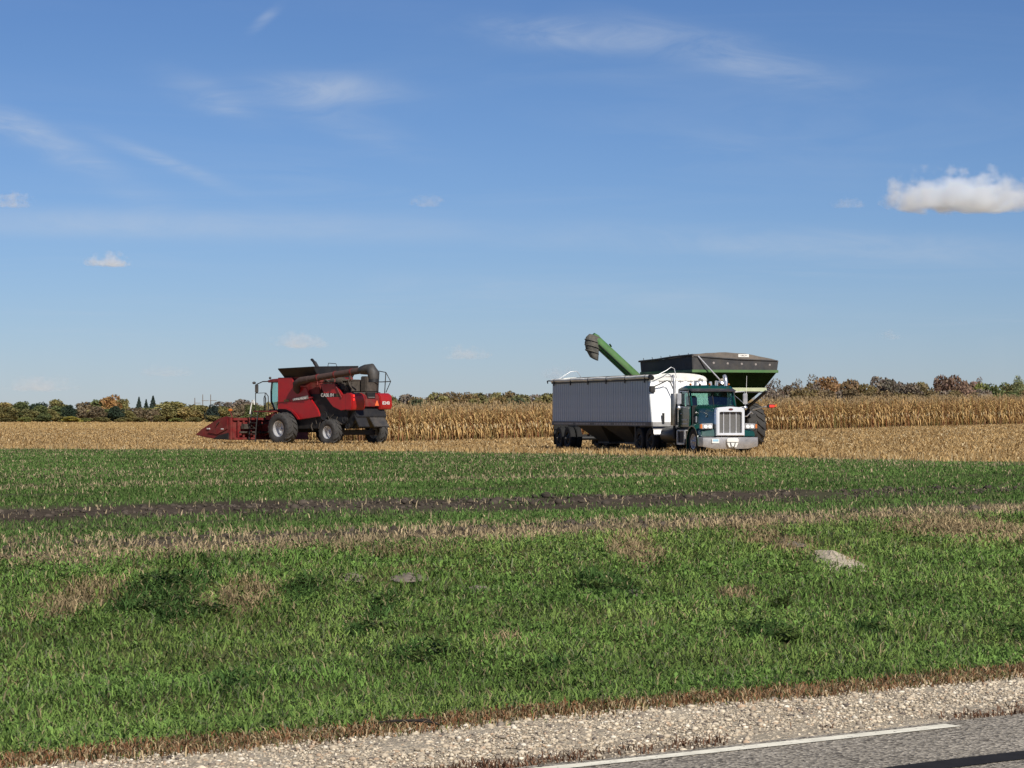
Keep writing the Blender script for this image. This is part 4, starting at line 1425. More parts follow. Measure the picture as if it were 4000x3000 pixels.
    G().box(3.3, 5.0, -3.0, 3.0, .34, .46).build('row_unit_deck', 'grime', hd)
    prof_end = [(6.5, .60), (5.9, .94), (5.0, 1.32), (4.2, 1.62), (3.70, 1.70), (3.25, 1.62), (3.25, .30), (4.6, .34), (5.6, .44), (6.2, .54)]
    for s_ in (1, -1):
        a, b = (2.98, 3.14) if s_ > 0 else (-3.14, -2.98)
        e = G().prism(prof_end, 'y', a, b).build('end_divider', 'dull_red', hd, bevel=.03)
        y0, y1 = (3.14, 3.19) if s_ > 0 else (-3.19, -3.14)
        G().prism([(5.3, .72), (4.1, 1.05), (3.8, 1.6), (3.5, 1.6), (3.5, .95), (4.4, .62)], 'y', y0, y1).build('end_cover', 'dull_red', e, bevel=.015)
        G().prism([(4.75, .36), (3.4, .32), (3.4, .72), (4.3, .58)], 'y', y0, y1 + .01 * s_).build('end_cover', 'black_paint', e, bevel=.01)
        for (x0, z0) in ((5.25, .93), (3.95, .92)):
            G().box(x0 - .12, x0 + .12, y0, y1 + .006 * s_, z0, z0 + .07).build('reflector', 'amber' if s_ < 0 else 'decal_white', e)
        G().obox((4.35, s_ * 3.2, 1.28), (.38, .03, .05), (0, R(35), 0)).build('handle', 'dusty_tube', e)
    for i in range(1, 8):
        y = -3.06 + i * .765
        rings = []
        for (x, zt, zb, w_) in ((6.45, .50, .42, .02), (6.0, .70, .42, .12), (5.3, .95, .44, .21), (4.6, 1.15, .50, .25), (4.1, 1.16, .6, .24)):
            rings.append([(x, y - w_, zb), (x, y - w_ * .6, (zb + zt) / 2 + .05), (x, y, zt), (x, y + w_ * .6, (zb + zt) / 2 + .05), (x, y + w_, zb)])
        G().loft(rings).build('snout', 'dull_red', hd, smooth=50)
    g = G()
    g.path([(3.3, 2.95, 1.62), (3.4, 3.0, 1.9), (3.45, 3.0, 2.02)], .03, 6)
    lb = g.build('lamp_bracket', 'dull_red', hd)
    G().obox((3.45, 3.0, 2.08), (.14, .26, .14)).build('lamp', 'amber', lb, bevel=.03)
    for i in range(6):
        y = 2.7 - i * .42
        G().box(3.04, 3.10, y - .06, y + .06, .44, 1.45).build('frame_rib', 'dull_red', hd)
    g = G()
    g.obox((2.95, 2.2, 1.1), (.3, .5, .3)); g.tube((2.95, 1.0, .75), (2.95, 2.7, .75), .06, n=8)
    g.path([(3.0, 2.0, 1.3), (2.85, 1.6, 1.0), (2.8, 1.2, 1.2), (2.5, .9, 1.3)], .04, 6)
    g.build('gearbox', 'grime', hd, bevel=.02)
    return root


# ------------------------------------------------------------------ semi truck, hopper trailer
def truck_place():
    v, r = view_frame(2705)
    th = R(21)
    h = r * math.sin(th) - v * math.cos(th)
    p = place((6.2, -1.02), 2719, 101.5, h)
    return p, h


def arc(n, a0, a1):
    return [R(a0 + (a1 - a0) * i / (n - 1)) for i in range(n)]


def truck():
    p, h = truck_place()
    z = tz(p.x, p.y) - .02
    root = empty('semi_truck', (p.x, p.y, z), math.atan2(h.y, h.x), 'dark green semi truck with chrome grille hitched to the hopper trailer', 'truck')
    for x in (0, 1.32):
        for s in (1, -1):
            wheel(root, x, s * 1.06, .52, .27, .29, 'dark', s, dish=-.02)
            wheel(root, x, s * .74, .52, .27, .29, 'dark', s, dish=-.02)
    for s in (1, -1):
        wheel(root, 6.2, s * 1.02, .525, .28, .29, 'truck', s, dish=.0)
    g = G()
    for s in (1, -1):
        g.box(-.6, 7.0, s * .43 - .04, s * .43 + .04, .78, 1.02)
    for x in (-.5, .66, 2.2, 3.4, 4.6, 6.9):
        g.box(x - .05, x + .05, -.43, .43, .80, 1.0)
    g.tube((6.2, -.95, .52), (6.2, .95, .52), .07); g.tube((0, -.95, .52), (0, .95, .52), .11); g.tube((1.32, -.95, .52), (1.32, .95, .52), .11)
    g.build('frame', 'black_paint', root)
    g = G().lathe_z([(.5, 0), (.5, .08), (.2, .1)], (.66, 0, 1.08), 20)
    g.build('fifth_wheel', 'dark_steel', root)
    # hood and engine side
    def hoodring(x, w, zb, zt):
        c = .16
        return [(x, -w, zb), (x, -w, zt - c), (x, -w + c * .35, zt - c * .3), (x, -w + c, zt), (x, 0, zt + .035), (x, w - c, zt), (x, w - c * .35, zt - c * .3),
                (x, w, zt - c), (x, w, zb)]
    g = G().loft([hoodring(5.42, .80, 1.02, 1.97), hoodring(6.1, .70, 1.02, 1.93), hoodring(7.18, .585, 1.0, 1.80)])
    hood = g.build('hood', 'green_truck', root, smooth=40)
    for s in (1, -1):
        G().sphere((6.45, s * .69, 1.52), (.05, .02, .035), 8, 6).build('hood_latch', 'chrome', hood, smooth=60)
        G().box(5.50, 5.66, s * .80 - .02, s * .80 + .02, 1.28, 1.52).build('hood_vent', 'chrome', hood)
        G().sphere((5.62, s * .80, 1.66), (.05, .03, .05), 8, 6).build('hood_latch', 'chrome', hood, smooth=60)
    # fenders
    for s in (1, -1):
        rings = []
        for t in arc(11, 205, -8):
            x, zz = 6.2 + .66 * math.cos(t), .56 + .68 * math.sin(t)
            x = x if t > R(40) else x
            rings.append([(x, s * .60, zz), (x, s * 1.08, zz + .0), (x, s * 1.20, zz - .07), (x * 1 - (x - 6.2) * .06, s * 1.20, zz - .12), (x - (x - 6.2) * .06, s * .60, zz - .06)])
        fe = G().loft(rings).build('fender', 'green_truck', root, smooth=50, bevel=0)
        g = G()
        g.loft([[(6.75, s * .58, .74), (6.75, s * 1.17, .74), (6.75, s * 1.17, 1.0), (6.75, s * .58, 1.06)],
                [(7.18, s * .58, .72), (7.10, s * 1.14, .72), (7.02, s * 1.12, .92), (7.14, s * .58, 1.02)]])
        g.build('fender_apron', 'green_truck', fe, smooth=40, bevel=.03)
        # headlamp pod with two lamps and an amber marker
        pod = G().loft([[(6.82, s * .68, 1.03), (6.82, s * 1.14, 1.03), (6.82, s * 1.14, 1.22), (6.82, s * .68, 1.24)],
                        [(7.16, s * .68, 1.02), (7.12, s * 1.16, 1.02), (7.12, s * 1.16, 1.23), (7.16, s * .68, 1.25)]]).build('headlight', 'worn_chrome', root, bevel=.02)
        for yy in (.80, .98):
            G().lathe_x([(.0, .015), (.062, .012), (.07, 0), (.07, -.05)], (7.155, s * yy, 1.115), 14).build('lens', 'lamp_white', pod, smooth=50)
        G().box(7.02, 7.15, s * 1.16 - .04, s * 1.16 + .04, 1.04, 1.21).build('marker', 'amber', pod, bevel=.01)
    # grille: polished surround, dark mesh, three bright bars
    def gring(x, e):
        w, zb, zt, c = .60 - e, .75 + e, 1.88 - e, .13
        return [(x, -w, zb), (x, -w, zt - c), (x, -w + c * .3, zt - c * .3), (x, -w + c, zt - .01), (x, 0, zt + .025), (x, w - c, zt - .01), (x, w - c * .3, zt - c * .3), (x, w, zt - c), (x, w, zb)]
    def gin(x):
        w, zb, zt = .475, .865, 1.70
        return [(x, -w, zb), (x, -w, zt - .1), (x, -w, zt - .03), (x, -w + .05, zt), (x, 0, zt + .0), (x, w - .05, zt), (x, w, zt - .03), (x, w, zt - .1), (x, w, zb)]
    g = G().loft([gring(7.10, .0), gring(7.30, .0), gring(7.34, .035), gin(7.34), gin(7.20)], cap=False)
    gr = g.build('grille', 'polished_frame', root, smooth=25)
    G().box(7.19, 7.215, -.48, .48, .86, 1.71).build('grille_mesh', mat('mesh_grey', (0.125, 0.122, 0.115), .6, .3, var=.3, vs=40), gr)
    for yy in (-.265, 0, .265):
        G().box(7.215, 7.245, yy - .016, yy + .016, .865, 1.70).build('grille_bar', 'silver_rim', gr)
    e_ = G().lathe_x([(.0, .012), (.05, .012), (.062, .004), (.062, 0)], (7.345, 0, 1.795), 20).build('emblem', mat('emblem_red', (.10, .015, .015), .4), gr)
    e_.data.transform(Matrix.Translation((0, 0, 1.795)) @ Matrix.Diagonal((1, 1.6, .72, 1)) @ Matrix.Translation((0, 0, -1.795)))
    # bumper
    rings = []
    for (y, xb, zb) in ((-1.24, 7.12, .34), (-1.15, 7.30, .335), (-.72, 7.42, .25), (0, 7.45, .24), (.72, 7.42, .25), (1.15, 7.30, .335), (1.24, 7.12, .34)):
        rings.append([(xb - .05, y, .70), (xb, y, .67), (xb + .01, y, .46), (xb - .03, y, zb), (xb - .10, y, zb), (xb - .10, y, .70)])
    bu = G().loft(rings).build('bumper', 'worn_chrome', root, smooth=30)
    G().box(7.432, 7.447, -.83, -.53, .47, .64).build('licence_plate', 'label_white', bu)
    G().box(7.447, 7.450, -.80, -.56, .53, .62).build('plate_picture', 'plate_blue', bu)
    G().prism([(-.24, .50), (.24, .50), (.25, .60), (.22, .66), (-.22, .66), (-.25, .60)], 'x', 7.45, 7.56).build('tow_bracket', 'label_white', bu, bevel=.015)
    G().prism([(-.15, .30), (.15, .30), (.24, .48), (-.24, .48)], 'x', 7.45, 7.54).build('tow_bracket', 'label_white', bu, bevel=.01)
    G().path([(7.56, -.10, .48), (7.58, -.07, .36), (7.58, 0, .31), (7.58, .07, .36), (7.56, .10, .48)], .016, 6).build('tow_loop', 'black_paint', bu)
    # cab shell: floor, back wall with window, doors, pillars, roof
    W = .98
    g = G()
    g.box(4.12, 5.45, -W + .04, W - .04, 1.02, 1.14)
    g.box(5.36, 5.46, -.9, .9, 1.14, 1.96)
    g.build('cab_floor', 'black_paint', root)
    g = G()
    g.box(4.10, 4.18, -W, W, 1.06, 1.85)
    g.box(4.10, 4.18, -W, -.72, 1.85, 2.62); g.box(4.10, 4.18, .72, W, 1.85, 2.62); g.box(4.10, 4.18, -.72, .72, 2.45, 2.62)
    bw = g.build('cab_back_wall', 'green_truck', root)
    G().box(4.13, 4.15, -.72, .72, 1.85, 2.45).build('rear_window', 'truck_glass', bw)
    for s in (1, -1):
        y0, y1 = s * W - .035, s * W + .035
        dr = G().prism([(4.42, 1.10), (5.40, 1.10), (5.46, 1.5), (5.46, 1.93), (4.42, 1.93)], 'y', y0, y1).build('door', 'green_truck', root, bevel=.02)
        G().prism([(4.50, 1.97), (5.36, 1.97), (5.18, 2.52), (4.50, 2.52)], 'y', s * W - .008, s * W + .008).build('door_window', 'truck_glass', dr)
        G().path([(4.46, s * W, 1.93), (4.46, s * W, 2.56), (5.20, s * W, 2.56), (5.42, s * W, 1.93)], .032, 6).build('window_frame', 'black_paint', dr)
        G().path([(5.02, s * W, 1.95), (4.98, s * W, 2.54)], .014, 5).build('vent_bar', 'chrome', dr)
        for zz in (1.36, 1.20):
            G().box(4.62, 5.26, y0 - .012 if s < 0 else y1, y0 if s < 0 else y1 + .012, zz, zz + .045).build('door_trim', 'worn_chrome', dr)
        G().sphere((4.56, s * (W + .05), 1.62), (.07, .02, .025), 8, 6).build('handle', 'chrome', dr, smooth=60)
        G().prism([(4.16, 1.06), (4.42, 1.06), (4.42, 2.60), (4.16, 2.60)], 'y', y0, y1).build('cab_corner', 'green_truck', root, bevel=.02)
        # A pillar
        G().path([(5.48, s * .93, 1.93), (5.22, s * .90, 2.58)], .045, 6).build('pillar', 'green_truck', root)
    rr_ = lambda x, w, z0, z1: [(x, -w, z0), (x, -w, z1 - .1), (x, -w + .12, z1 - .02), (x, 0, z1), (x, w - .12, z1 - .02), (x, w, z1 - .1), (x, w, z0)]
    rings = [rr_(4.10, .96, 2.58, 2.66), rr_(4.18, .99, 2.56, 2.73), rr_(4.7, 1.0, 2.56, 2.78), rr_(5.12, .97, 2.56, 2.76), rr_(5.26, .94, 2.56, 2.66)]
    roof = G().loft(rings).build('roof', 'green_truck', root, smooth=40)
    # windscreen in two panes, centre post
    for s in (1, -1):
        g = G()
        g.add([(5.52, s * .02, 1.96), (5.46, s * .90, 1.96), (5.21, s * .87, 2.57), (5.27, s * .02, 2.57)], [(0, 1, 2, 3)])
        g.build('windscreen', 'truck_glass', root)
    G().path([(5.525, 0, 1.95), (5.275, 0, 2.58)], .022, 6).build('centre_post', 'black_paint', root)
    G().prism([(5.20, 2.58), (5.22, 2.64), (5.58, 2.55), (5.57, 2.50)], 'y', -.95, .95).build('sun_visor', mat('visor_dark', (.05, .045, .055), .35, .3, dust=.3), root, bevel=.012)
    for yy in (-.82, -.41, 0, .41, .82):
        G().sphere((5.05, yy, 2.80), (.09, .045, .045), 10, 6).build('marker_light', 'amber', roof, smooth=60)
    for s in (1, -1):
        g = G().lathe_x([(.035, -.30), (.022, -.22), (.025, .05), (.04, .2), (.11, .34), (.115, .35), (.02, .30)], (4.9, s * .46, 2.93), 14)
        hn = g.build('air_horn', 'chrome', roof, smooth=50)
        G().box(4.62, 4.72, s * .46 - .05, s * .46 + .05, 2.76, 2.95).build('horn_bracket', 'chrome', hn)
    G().tube((4.75, .16, 2.76), (4.75, .16, 2.92), .07, .06, 10).build('beacon', 'lens_clear', roof, smooth=50)
    # interior
    g = G()
    for y in (-.5, .5):
        g.box(4.42, 4.86, y - .25, y + .25, 1.25, 1.62); g.obox((4.38, y, 1.98), (.14, .46, .75), (0, R(-8), 0))
    g.build('seat', 'seat_fabric', root, bevel=.05)
    g = G().lathe_x([(.20, -.015), (.22, 0), (.20, .015)], (5.08, .48, 1.92), 16, cap=False)
    g.tube((5.08, .26, 1.92), (5.08, .70, 1.92), .015); g.tube((5.08, .48, 1.92), (5.4, .48, 1.6), .03)
    g.build('steering_wheel', 'black_paint', root)
    G().prism([(5.15, 1.55), (5.15, 1.86), (5.46, 1.92), (5.46, 1.55)], 'y', -.88, .88).build('dashboard', 'grey_plastic', root, bevel=.03)
    for (y, sx) in ((-.55, .3), (-.1, .14), (.25, .16)):
        G().box(5.30, 5.40, y - sx / 2, y + sx / 2, 1.925, 1.95).build('paper', 'label_white', root)
    # stacks with heat shields
    for s in (1, -1):
        st = G().lathe_z([(.14, 0), (.15, .02), (.15, 1.26), (.14, 1.30)], (4.02, s * 1.12, 1.14), 18).build('muffler', mat('heat_shield', (.30, .295, .285), .35, .8, var=.25, vs=5, dust=.3, dustcol=(.15, .14, .12)), root, smooth=40)
        G().tube((4.02, s * 1.12, .62), (4.02, s * 1.12, 1.14), .055, n=10).build('exhaust_pipe', 'dark_steel', st, smooth=50)
        top = [(4.02, s * 1.12, 2.44), (4.02, s * 1.12, 2.95), (3.97, s * 1.12, 3.08), (3.86, s * 1.12, 3.17)]
        G().path(top, .075 if s > 0 else .055, 12).build('stack_pipe', 'chrome' if s > 0 else 'worn_chrome', st, smooth=50)
        for zz in (1.7, 2.36):
            G().lathe_z([(.137, 0), (.137, .05)], (4.02, s * 1.12, zz), 18).build('clamp', 'chrome', st, smooth=40)
    # mirrors
    for s in (1, -1):
        g = G().path([(5.30, s * 1.0, 2.50), (5.36, s * 1.38, 2.52), (5.36, s * 1.42, 2.3), (5.36, s * 1.42, 1.92), (5.30, s * 1.0, 1.84)], .012, 6)
        if s > 0: g.path([(5.32, s * 1.0, 2.35), (5.36, s * 1.40, 2.0)], .010, 6)
        mr = g.build('mirror_bracket', 'chrome', root, smooth=50)
        G().obox((5.35, s * 1.42, 2.22), (.06, .19, .44)).build('mirror', 'worn_chrome', mr, bevel=.02)
        G().sphere((5.36, s * 1.42, 1.86), (.05, .09, .09), 10, 6).build('spot_mirror', 'chrome', mr, smooth=60)
    G().tube((5.36, 1.46, 2.3), (5.32, 1.50, 3.15), .010, .006, 6).build('aerial', 'label_white', root)
    G().path([(6.9, .60, 1.72), (6.8, .78, 1.52), (6.75, .92, 1.52), (6.7, 1.12, 1.70), (6.7, 1.2, 1.62)], .022, 6).build('hood_mirror_arm', 'chrome', root, smooth=50)
    # steps, tanks, quarter fenders
    for s in (1, -1):
        g = G()
        g.box(4.35, 5.25, s * .62 if s > 0 else -1.12, 1.12 if s > 0 else -.62, .92, .98)
        g.box(4.35, 5.25, s * 1.12 - .03, s * 1.12 + .03, .38, .46)
        g.box(4.35, 4.43, s * 1.12 - .03, s * 1.12 + .03, .38, .95); g.box(5.15, 5.25, s * 1.12 - .03, s * 1.12 + .03, .38, .95)
        sp = g.build('step_box', 'worn_chrome', root, bevel=.01)
        G().box(4.42, 5.18, s * .66 if s > 0 else -1.08, 1.08 if s > 0 else -.66, .40, .92).build('battery_box', 'black_paint', sp)
        G().lathe_x([(.0, -.8), (.30, -.8), (.33, -.76), (.33, .76), (.30, .8), (.0, .8)], (3.2, s * .82, .76), 22).build('fuel_tank', mat('tank_dark', (.016, .016, .017), .5, .3, dust=.1), root, smooth=40)
        rings = []
        for t in arc(7, 150, 60):
            x, zz = 1.32 + .62 * math.cos(t) + .0, .52 + .64 * math.sin(t)
            rings.append([(x, s * .60, zz), (x, s * 1.22, zz), (x, s * 1.22, zz + .03), (x, s * .60, zz + .03)])
        rings2 = []
        for t in arc(7, 100, 15):
            x, zz = 1.32 + .62 * math.cos(t), .56 + .64 * math.sin(t)
            rings2.append([(x, s * .60, zz), (x, s * 1.22, zz), (x, s * 1.22, zz + .03), (x, s * .60, zz + .03)])
        G().loft(rings2).build('quarter_fender', 'worn_chrome', root, smooth=50)
    return root


def trailer():
    p, h = truck_place()
    left = Vector((-h.y, h.x))
    k = p + h * -10.2
    root = empty('hopper_trailer', (p.x, p.y, tz(k.x, k.y) - .0), math.atan2(h.y, h.x), 'white and grey ribbed grain hopper trailer behind the green semi', 'trailer')
    z0, z1 = 1.27, 3.06
    xr, xf0, xf1 = -11.5, 1.85, 1.42            # rear, front at the bottom, front at the top
    W = 1.28
    # floor, end walls, inner liner
    g = G()
    for s in (1, -1):
        y0, y1 = (W - .05, W - .02) if s > 0 else (-W + .02, -W + .05)
        g.prism([(xr, z0), (xf0 - .02, z0), (xf1 - .02, z1), (xr, z1)], 'y', y0, y1)
    g.build('wall_liner', 'side_sheet', root)
    # side panels: narrow pressed sheets, each with a raised rib
    npan = 42
    wpan = (xf1 - .02 - xr) / npan
    pan = None
    for s in (-1, 1):
        for i in range(npan):
            xa = xr + i * wpan
            if pan is None:
                d = 1
                g = G()
                pts = [(0, 0), (wpan * .30, 0), (wpan * .40, .028), (wpan * .72, .028), (wpan * .82, 0), (wpan * .997, 0), (wpan * .997, -.018), (0, -.018)]
                g.prism(pts, 'z', 0, z1 - z0 - .05)
                pan = g.mesh('side_panel')
                pan.materials.append(MATS['side_sheet'])
            o = bpy.data.objects.new('side_panel', pan)
            COL.objects.link(o)
            o.parent = root
            if s > 0:
                o.location = (xa, W - .002, z0 + .02)
            else:
                o.scale = (1, -1, 1)
                o.location = (xa, -W + .002, z0 + .02)
    # the sloped triangle between the last panel and the front wall
    for s in (1, -1):
        y0, y1 = (W - .02, W + .012) if s > 0 else (-W - .012, -W + .02)
        G().prism([(xf1 - .02, z0 + .02), (xf0 - .03, z0 + .02), (xf1 - .02, z1 - .06)], 'y', y0, y1).build('corner_panel', 'side_sheet', root)
    # front wall of vertical ribbed panels
    nf = 11
    wf = 2 * W / nf
    sl = Vector((xf1 - xf0, 0, z1 - z0)); ln = sl.length
    tilt = math.atan2(xf1 - xf0, z1 - z0)
    g = G()
    g.prism([(0, 0), (wf * .12, 0), (wf * .2, .022), (wf * .88, .022), (wf * .96, 0), (wf * .996, 0), (wf * .996, -.03), (0, -.03)], 'z', 0, ln)
    fp = g.mesh('front_panel')
    fp.materials.append(MATS['white_panel'])
    for i in range(nf):
        o = bpy.data.objects.new('front_panel', fp)
        COL.objects.link(o); o.parent = root
        # panel local: x across, y outward, z up  ->  across = -Y.., outward = +X
        m = Matrix.Rotation(tilt, 4, 'Y') @ Matrix.Rotation(R(-90), 4, 'Z')
        m.translation = (xf0, W - i * wf, z0)
        o.matrix_local = m
    G().box(xr - .02, xr + .04, -W, W, z0, z1).build('rear_wall', 'side_sheet', root)
    # arched front and rear caps, top rails, bows
    capp = [(-W - .01, z1 - .06)] + [(W * math.sin(t), z1 + .26 * math.cos(t) ** .8 if math.cos(t) > 0 else z1) for t in arc(15, -84, 84)] + [(W + .01, z1 - .06)]
    G().prism(capp, 'x', xf1 - .22, xf1 + .05).build('front_cap', 'white_tarp', root, smooth=40, bevel=.01)
    G().prism(capp, 'x', xr - .02, xr + .12).build('rear_cap', 'white_tarp', root, smooth=40, bevel=.01)
    G().box(xf1 + .052, xf1 + .058, -.62, -.12, z1 + .07, z1 + .17).build('cap_label', 'label_white', root)
    G().prism([(-.60, z1 + .11), (-.52, z1 + .135), (-.45, z1 + .12), (-.38, z1 + .135), (-.28, z1 + .15), (-.16, z1 + .125), (-.28, z1 + .11), (-.42, z1 + .105)], 'x', xf1 + .058, xf1 + .062).build('label_print', 'decal_grey', root)
    for i in range(5):
        y = -.72 + i * .42
        G().box(xf1 + .06, xf1 + .075, y - .13, y + .13, z1 - .10, z1 - .075).build('vent_slot', 'decal_grey', root)
    for s in (1, -1):
        G().box(xr, xf1 + .04, s * W - .06, s * W + .06, z1 - .05, z1 + .02).build('top_rail', 'dark_steel', root)
    for i in range(8):
        x = xr + 1.3 + i * 1.55
        G().path([(x, W * math.sin(t), z1 + .24 * math.cos(t)) for t in arc(9, -88, 88)], .02, 6).build('tarp_bow', 'dark_steel', root, smooth=50)
    # tarp rolled up along the near top edge, with straps
    pts = [(xr - .1 + i * .6, -W - .0 + .015 * math.sin(i * 2.1), z1 + .09 + .012 * math.sin(i * 1.3)) for i in range(22)]
    pts.append((xf1 + .25, -W, z1 + .09))
    tr = G().path(pts, [.085 + .008 * math.sin(i * 3.7) for i in range(len(pts))], 12).build('rolled_tarp', 'white_tarp', root, smooth=50)
    for i in range(6):
        x = xr + .4 + i * 2.45
        g = G().lathe_x([(.098, -.03), (.102, 0), (.098, .03)], (x, -W, z1 + .09), 14, cap=False)
        g.box(x - .04, x + .04, -W - .10, -W - .06, z1 - .14, z1 + .05)
        g.build('tarp_strap', 'black_paint', tr)
    G().tube((xf1 + .2, -W, z1 + .09), (xf1 + .42, -W, z1 + .05), .11, .10, 12).build('roll_motor', 'black_paint', tr, smooth=40)
    G().path([(xr - .05, -W - .02, z1 + .09), (xr - .55, -W - .02, z1 + .10), (xr - .75, -W - .02, z1 + .09), (xr - .7, -W - .02, z1 - .02)], .03, 6).build('roll_end', 'dark_steel', tr)
    G().path([(xr + .2, -W + .1, z1 + .1), (xr + .3, -.5, z1 + .52), (xr + .3, -.2, z1 + .54), (xr + .25, 0.05, z1 + .22)], .014, 6).build('tarp_arm', 'silver_rim', root, smooth=50)
    G().path([(xf1 + .3, -W + .05, z1 + .06), (xf1 + .35, -.62, z1 + .36), (xf1 + .36, -.42, z1 + .50), (xf1 + .36, -.28, z1 + .44), (xf1 + .36, -.18, z1 + .05)], .016, 6).build('tarp_arm', 'silver_rim', root, smooth=50)
    G().path([(xf1 + .15, -W + .1, z1 - .34), (xf1 + .3, -W + .3, z1 - .24), (xf1 + .4, -.62, z1 - .06), (xf1 + .42, -.48, z1 - .1), (xf1 + .5, -.3, z1 - .6)], .024, 6).build('air_hose', 'grey_plastic', root, smooth=50)
    G().box(xf1 + .06, xf1 + .26, -W + .0, -W + .2, z1 - .55, z1 - .28).build('motor_box', 'dark_steel', root, bevel=.02)
    # bottom rails with reflective tape
    for s in (1, -1):
        rl = G().box(xr - .02, xf0 + .03, s * W - .05, s * W + .05, z0 - .16, z0 + .02).build('bottom_rail', mat('rail_dark', (.085, .085, .09), .5, .4, dust=.3), root, bevel=.008)
        y0, y1 = (W + .05, W + .053) if s > 0 else (-W - .053, -W - .05)
        for i in range(62):
            x = xr + .35 + i * .2
            if i in (14, 15, 26, 27, 28, 40, 41): continue
            G().box(x, x + .085, y0, y1, z0 - .11, z0 - .045).build('reflector', 'reflector', rl)
    G().box(xf0 - .02, xf0 + .06, -W, W, z0 - .16, z0 + .02).build('front_sill', 'worn_chrome', root)
    G().obox((xf0 + .08, -.82, z0 + .18), (.06, .09, .42)).build('hose_holder', 'dark_steel', root)
    # frame, hoppers, gates
    g = G()
    for s in (1, -1):
        g.box(xr, -8.2, s * .5 - .05, s * .5 + .05, .95, 1.15)
        g.box(-1.4, 1.7, s * .5 - .05, s * .5 + .05, 1.05, 1.15)
    g.box(-.4, 1.7, -1.0, 1.0, 1.06, 1.12)
    g.box(xr - .02, xr + .12, -1.2, 1.2, .55, .68); g.box(xr, xr + .1, -.6, -.5, .6, 1.1); g.box(xr, xr + .1, .5, .6, .6, 1.1)
    g.build('underframe', 'black_paint', root)
    for (xa, xb) in ((-8.4, -4.95), (-4.85, -1.4)):
        xm = (xa + xb) / 2
        hp = G().loft([[(xa, -W + .05, z0 - .1), (xb, -W + .05, z0 - .1), (xb, W - .05, z0 - .1), (xa, W - .05, z0 - .1)],
                       [(xm - .65, -.4, .40), (xm + .65, -.4, .40), (xm + .65, .4, .40), (xm - .65, .4, .40)]]).build('hopper', mat('hopper_dark', (.035, .031, .026), .7, dust=.3, dustcol=(.06, .05, .038)), root)
        G().box(xm - .75, xm + .75, -.46, .46, .32, .40).build('hopper_gate', 'dark_steel', hp)
    for s in (1, -1):
        g = G().box(-1.05, -.93, s * .95 - .06, s * .95 + .06, .32, 1.12); g.box(-1.15, -.83, s * .95 - .12, s * .95 + .12, .28, .33)
        g.path([(-1.0, s * .95, .6), (-1.6, s * .8, 1.05)], .025, 6)
        g.build('landing_leg', 'dark_steel', root)
    for x in (-9.6, -10.85):
        for s in (1, -1):
            wheel(root, x, s * 1.08, .52, .27, .29, 'dark', s, dish=-.02)
            wheel(root, x, s * .76, .52, .27, .29, 'dark', s, dish=-.02)
        G().tube((x, -1.0, .52), (x, 1.0, .52), .09, n=10).build('axle', 'black_paint', root)
    for s in (1, -1):
        G().box(xr + .05, xr + .08, s * .93 - .32, s * .93 + .32, .22, 1.12).build('mud_flap', 'truck_rubber', root)
    return root


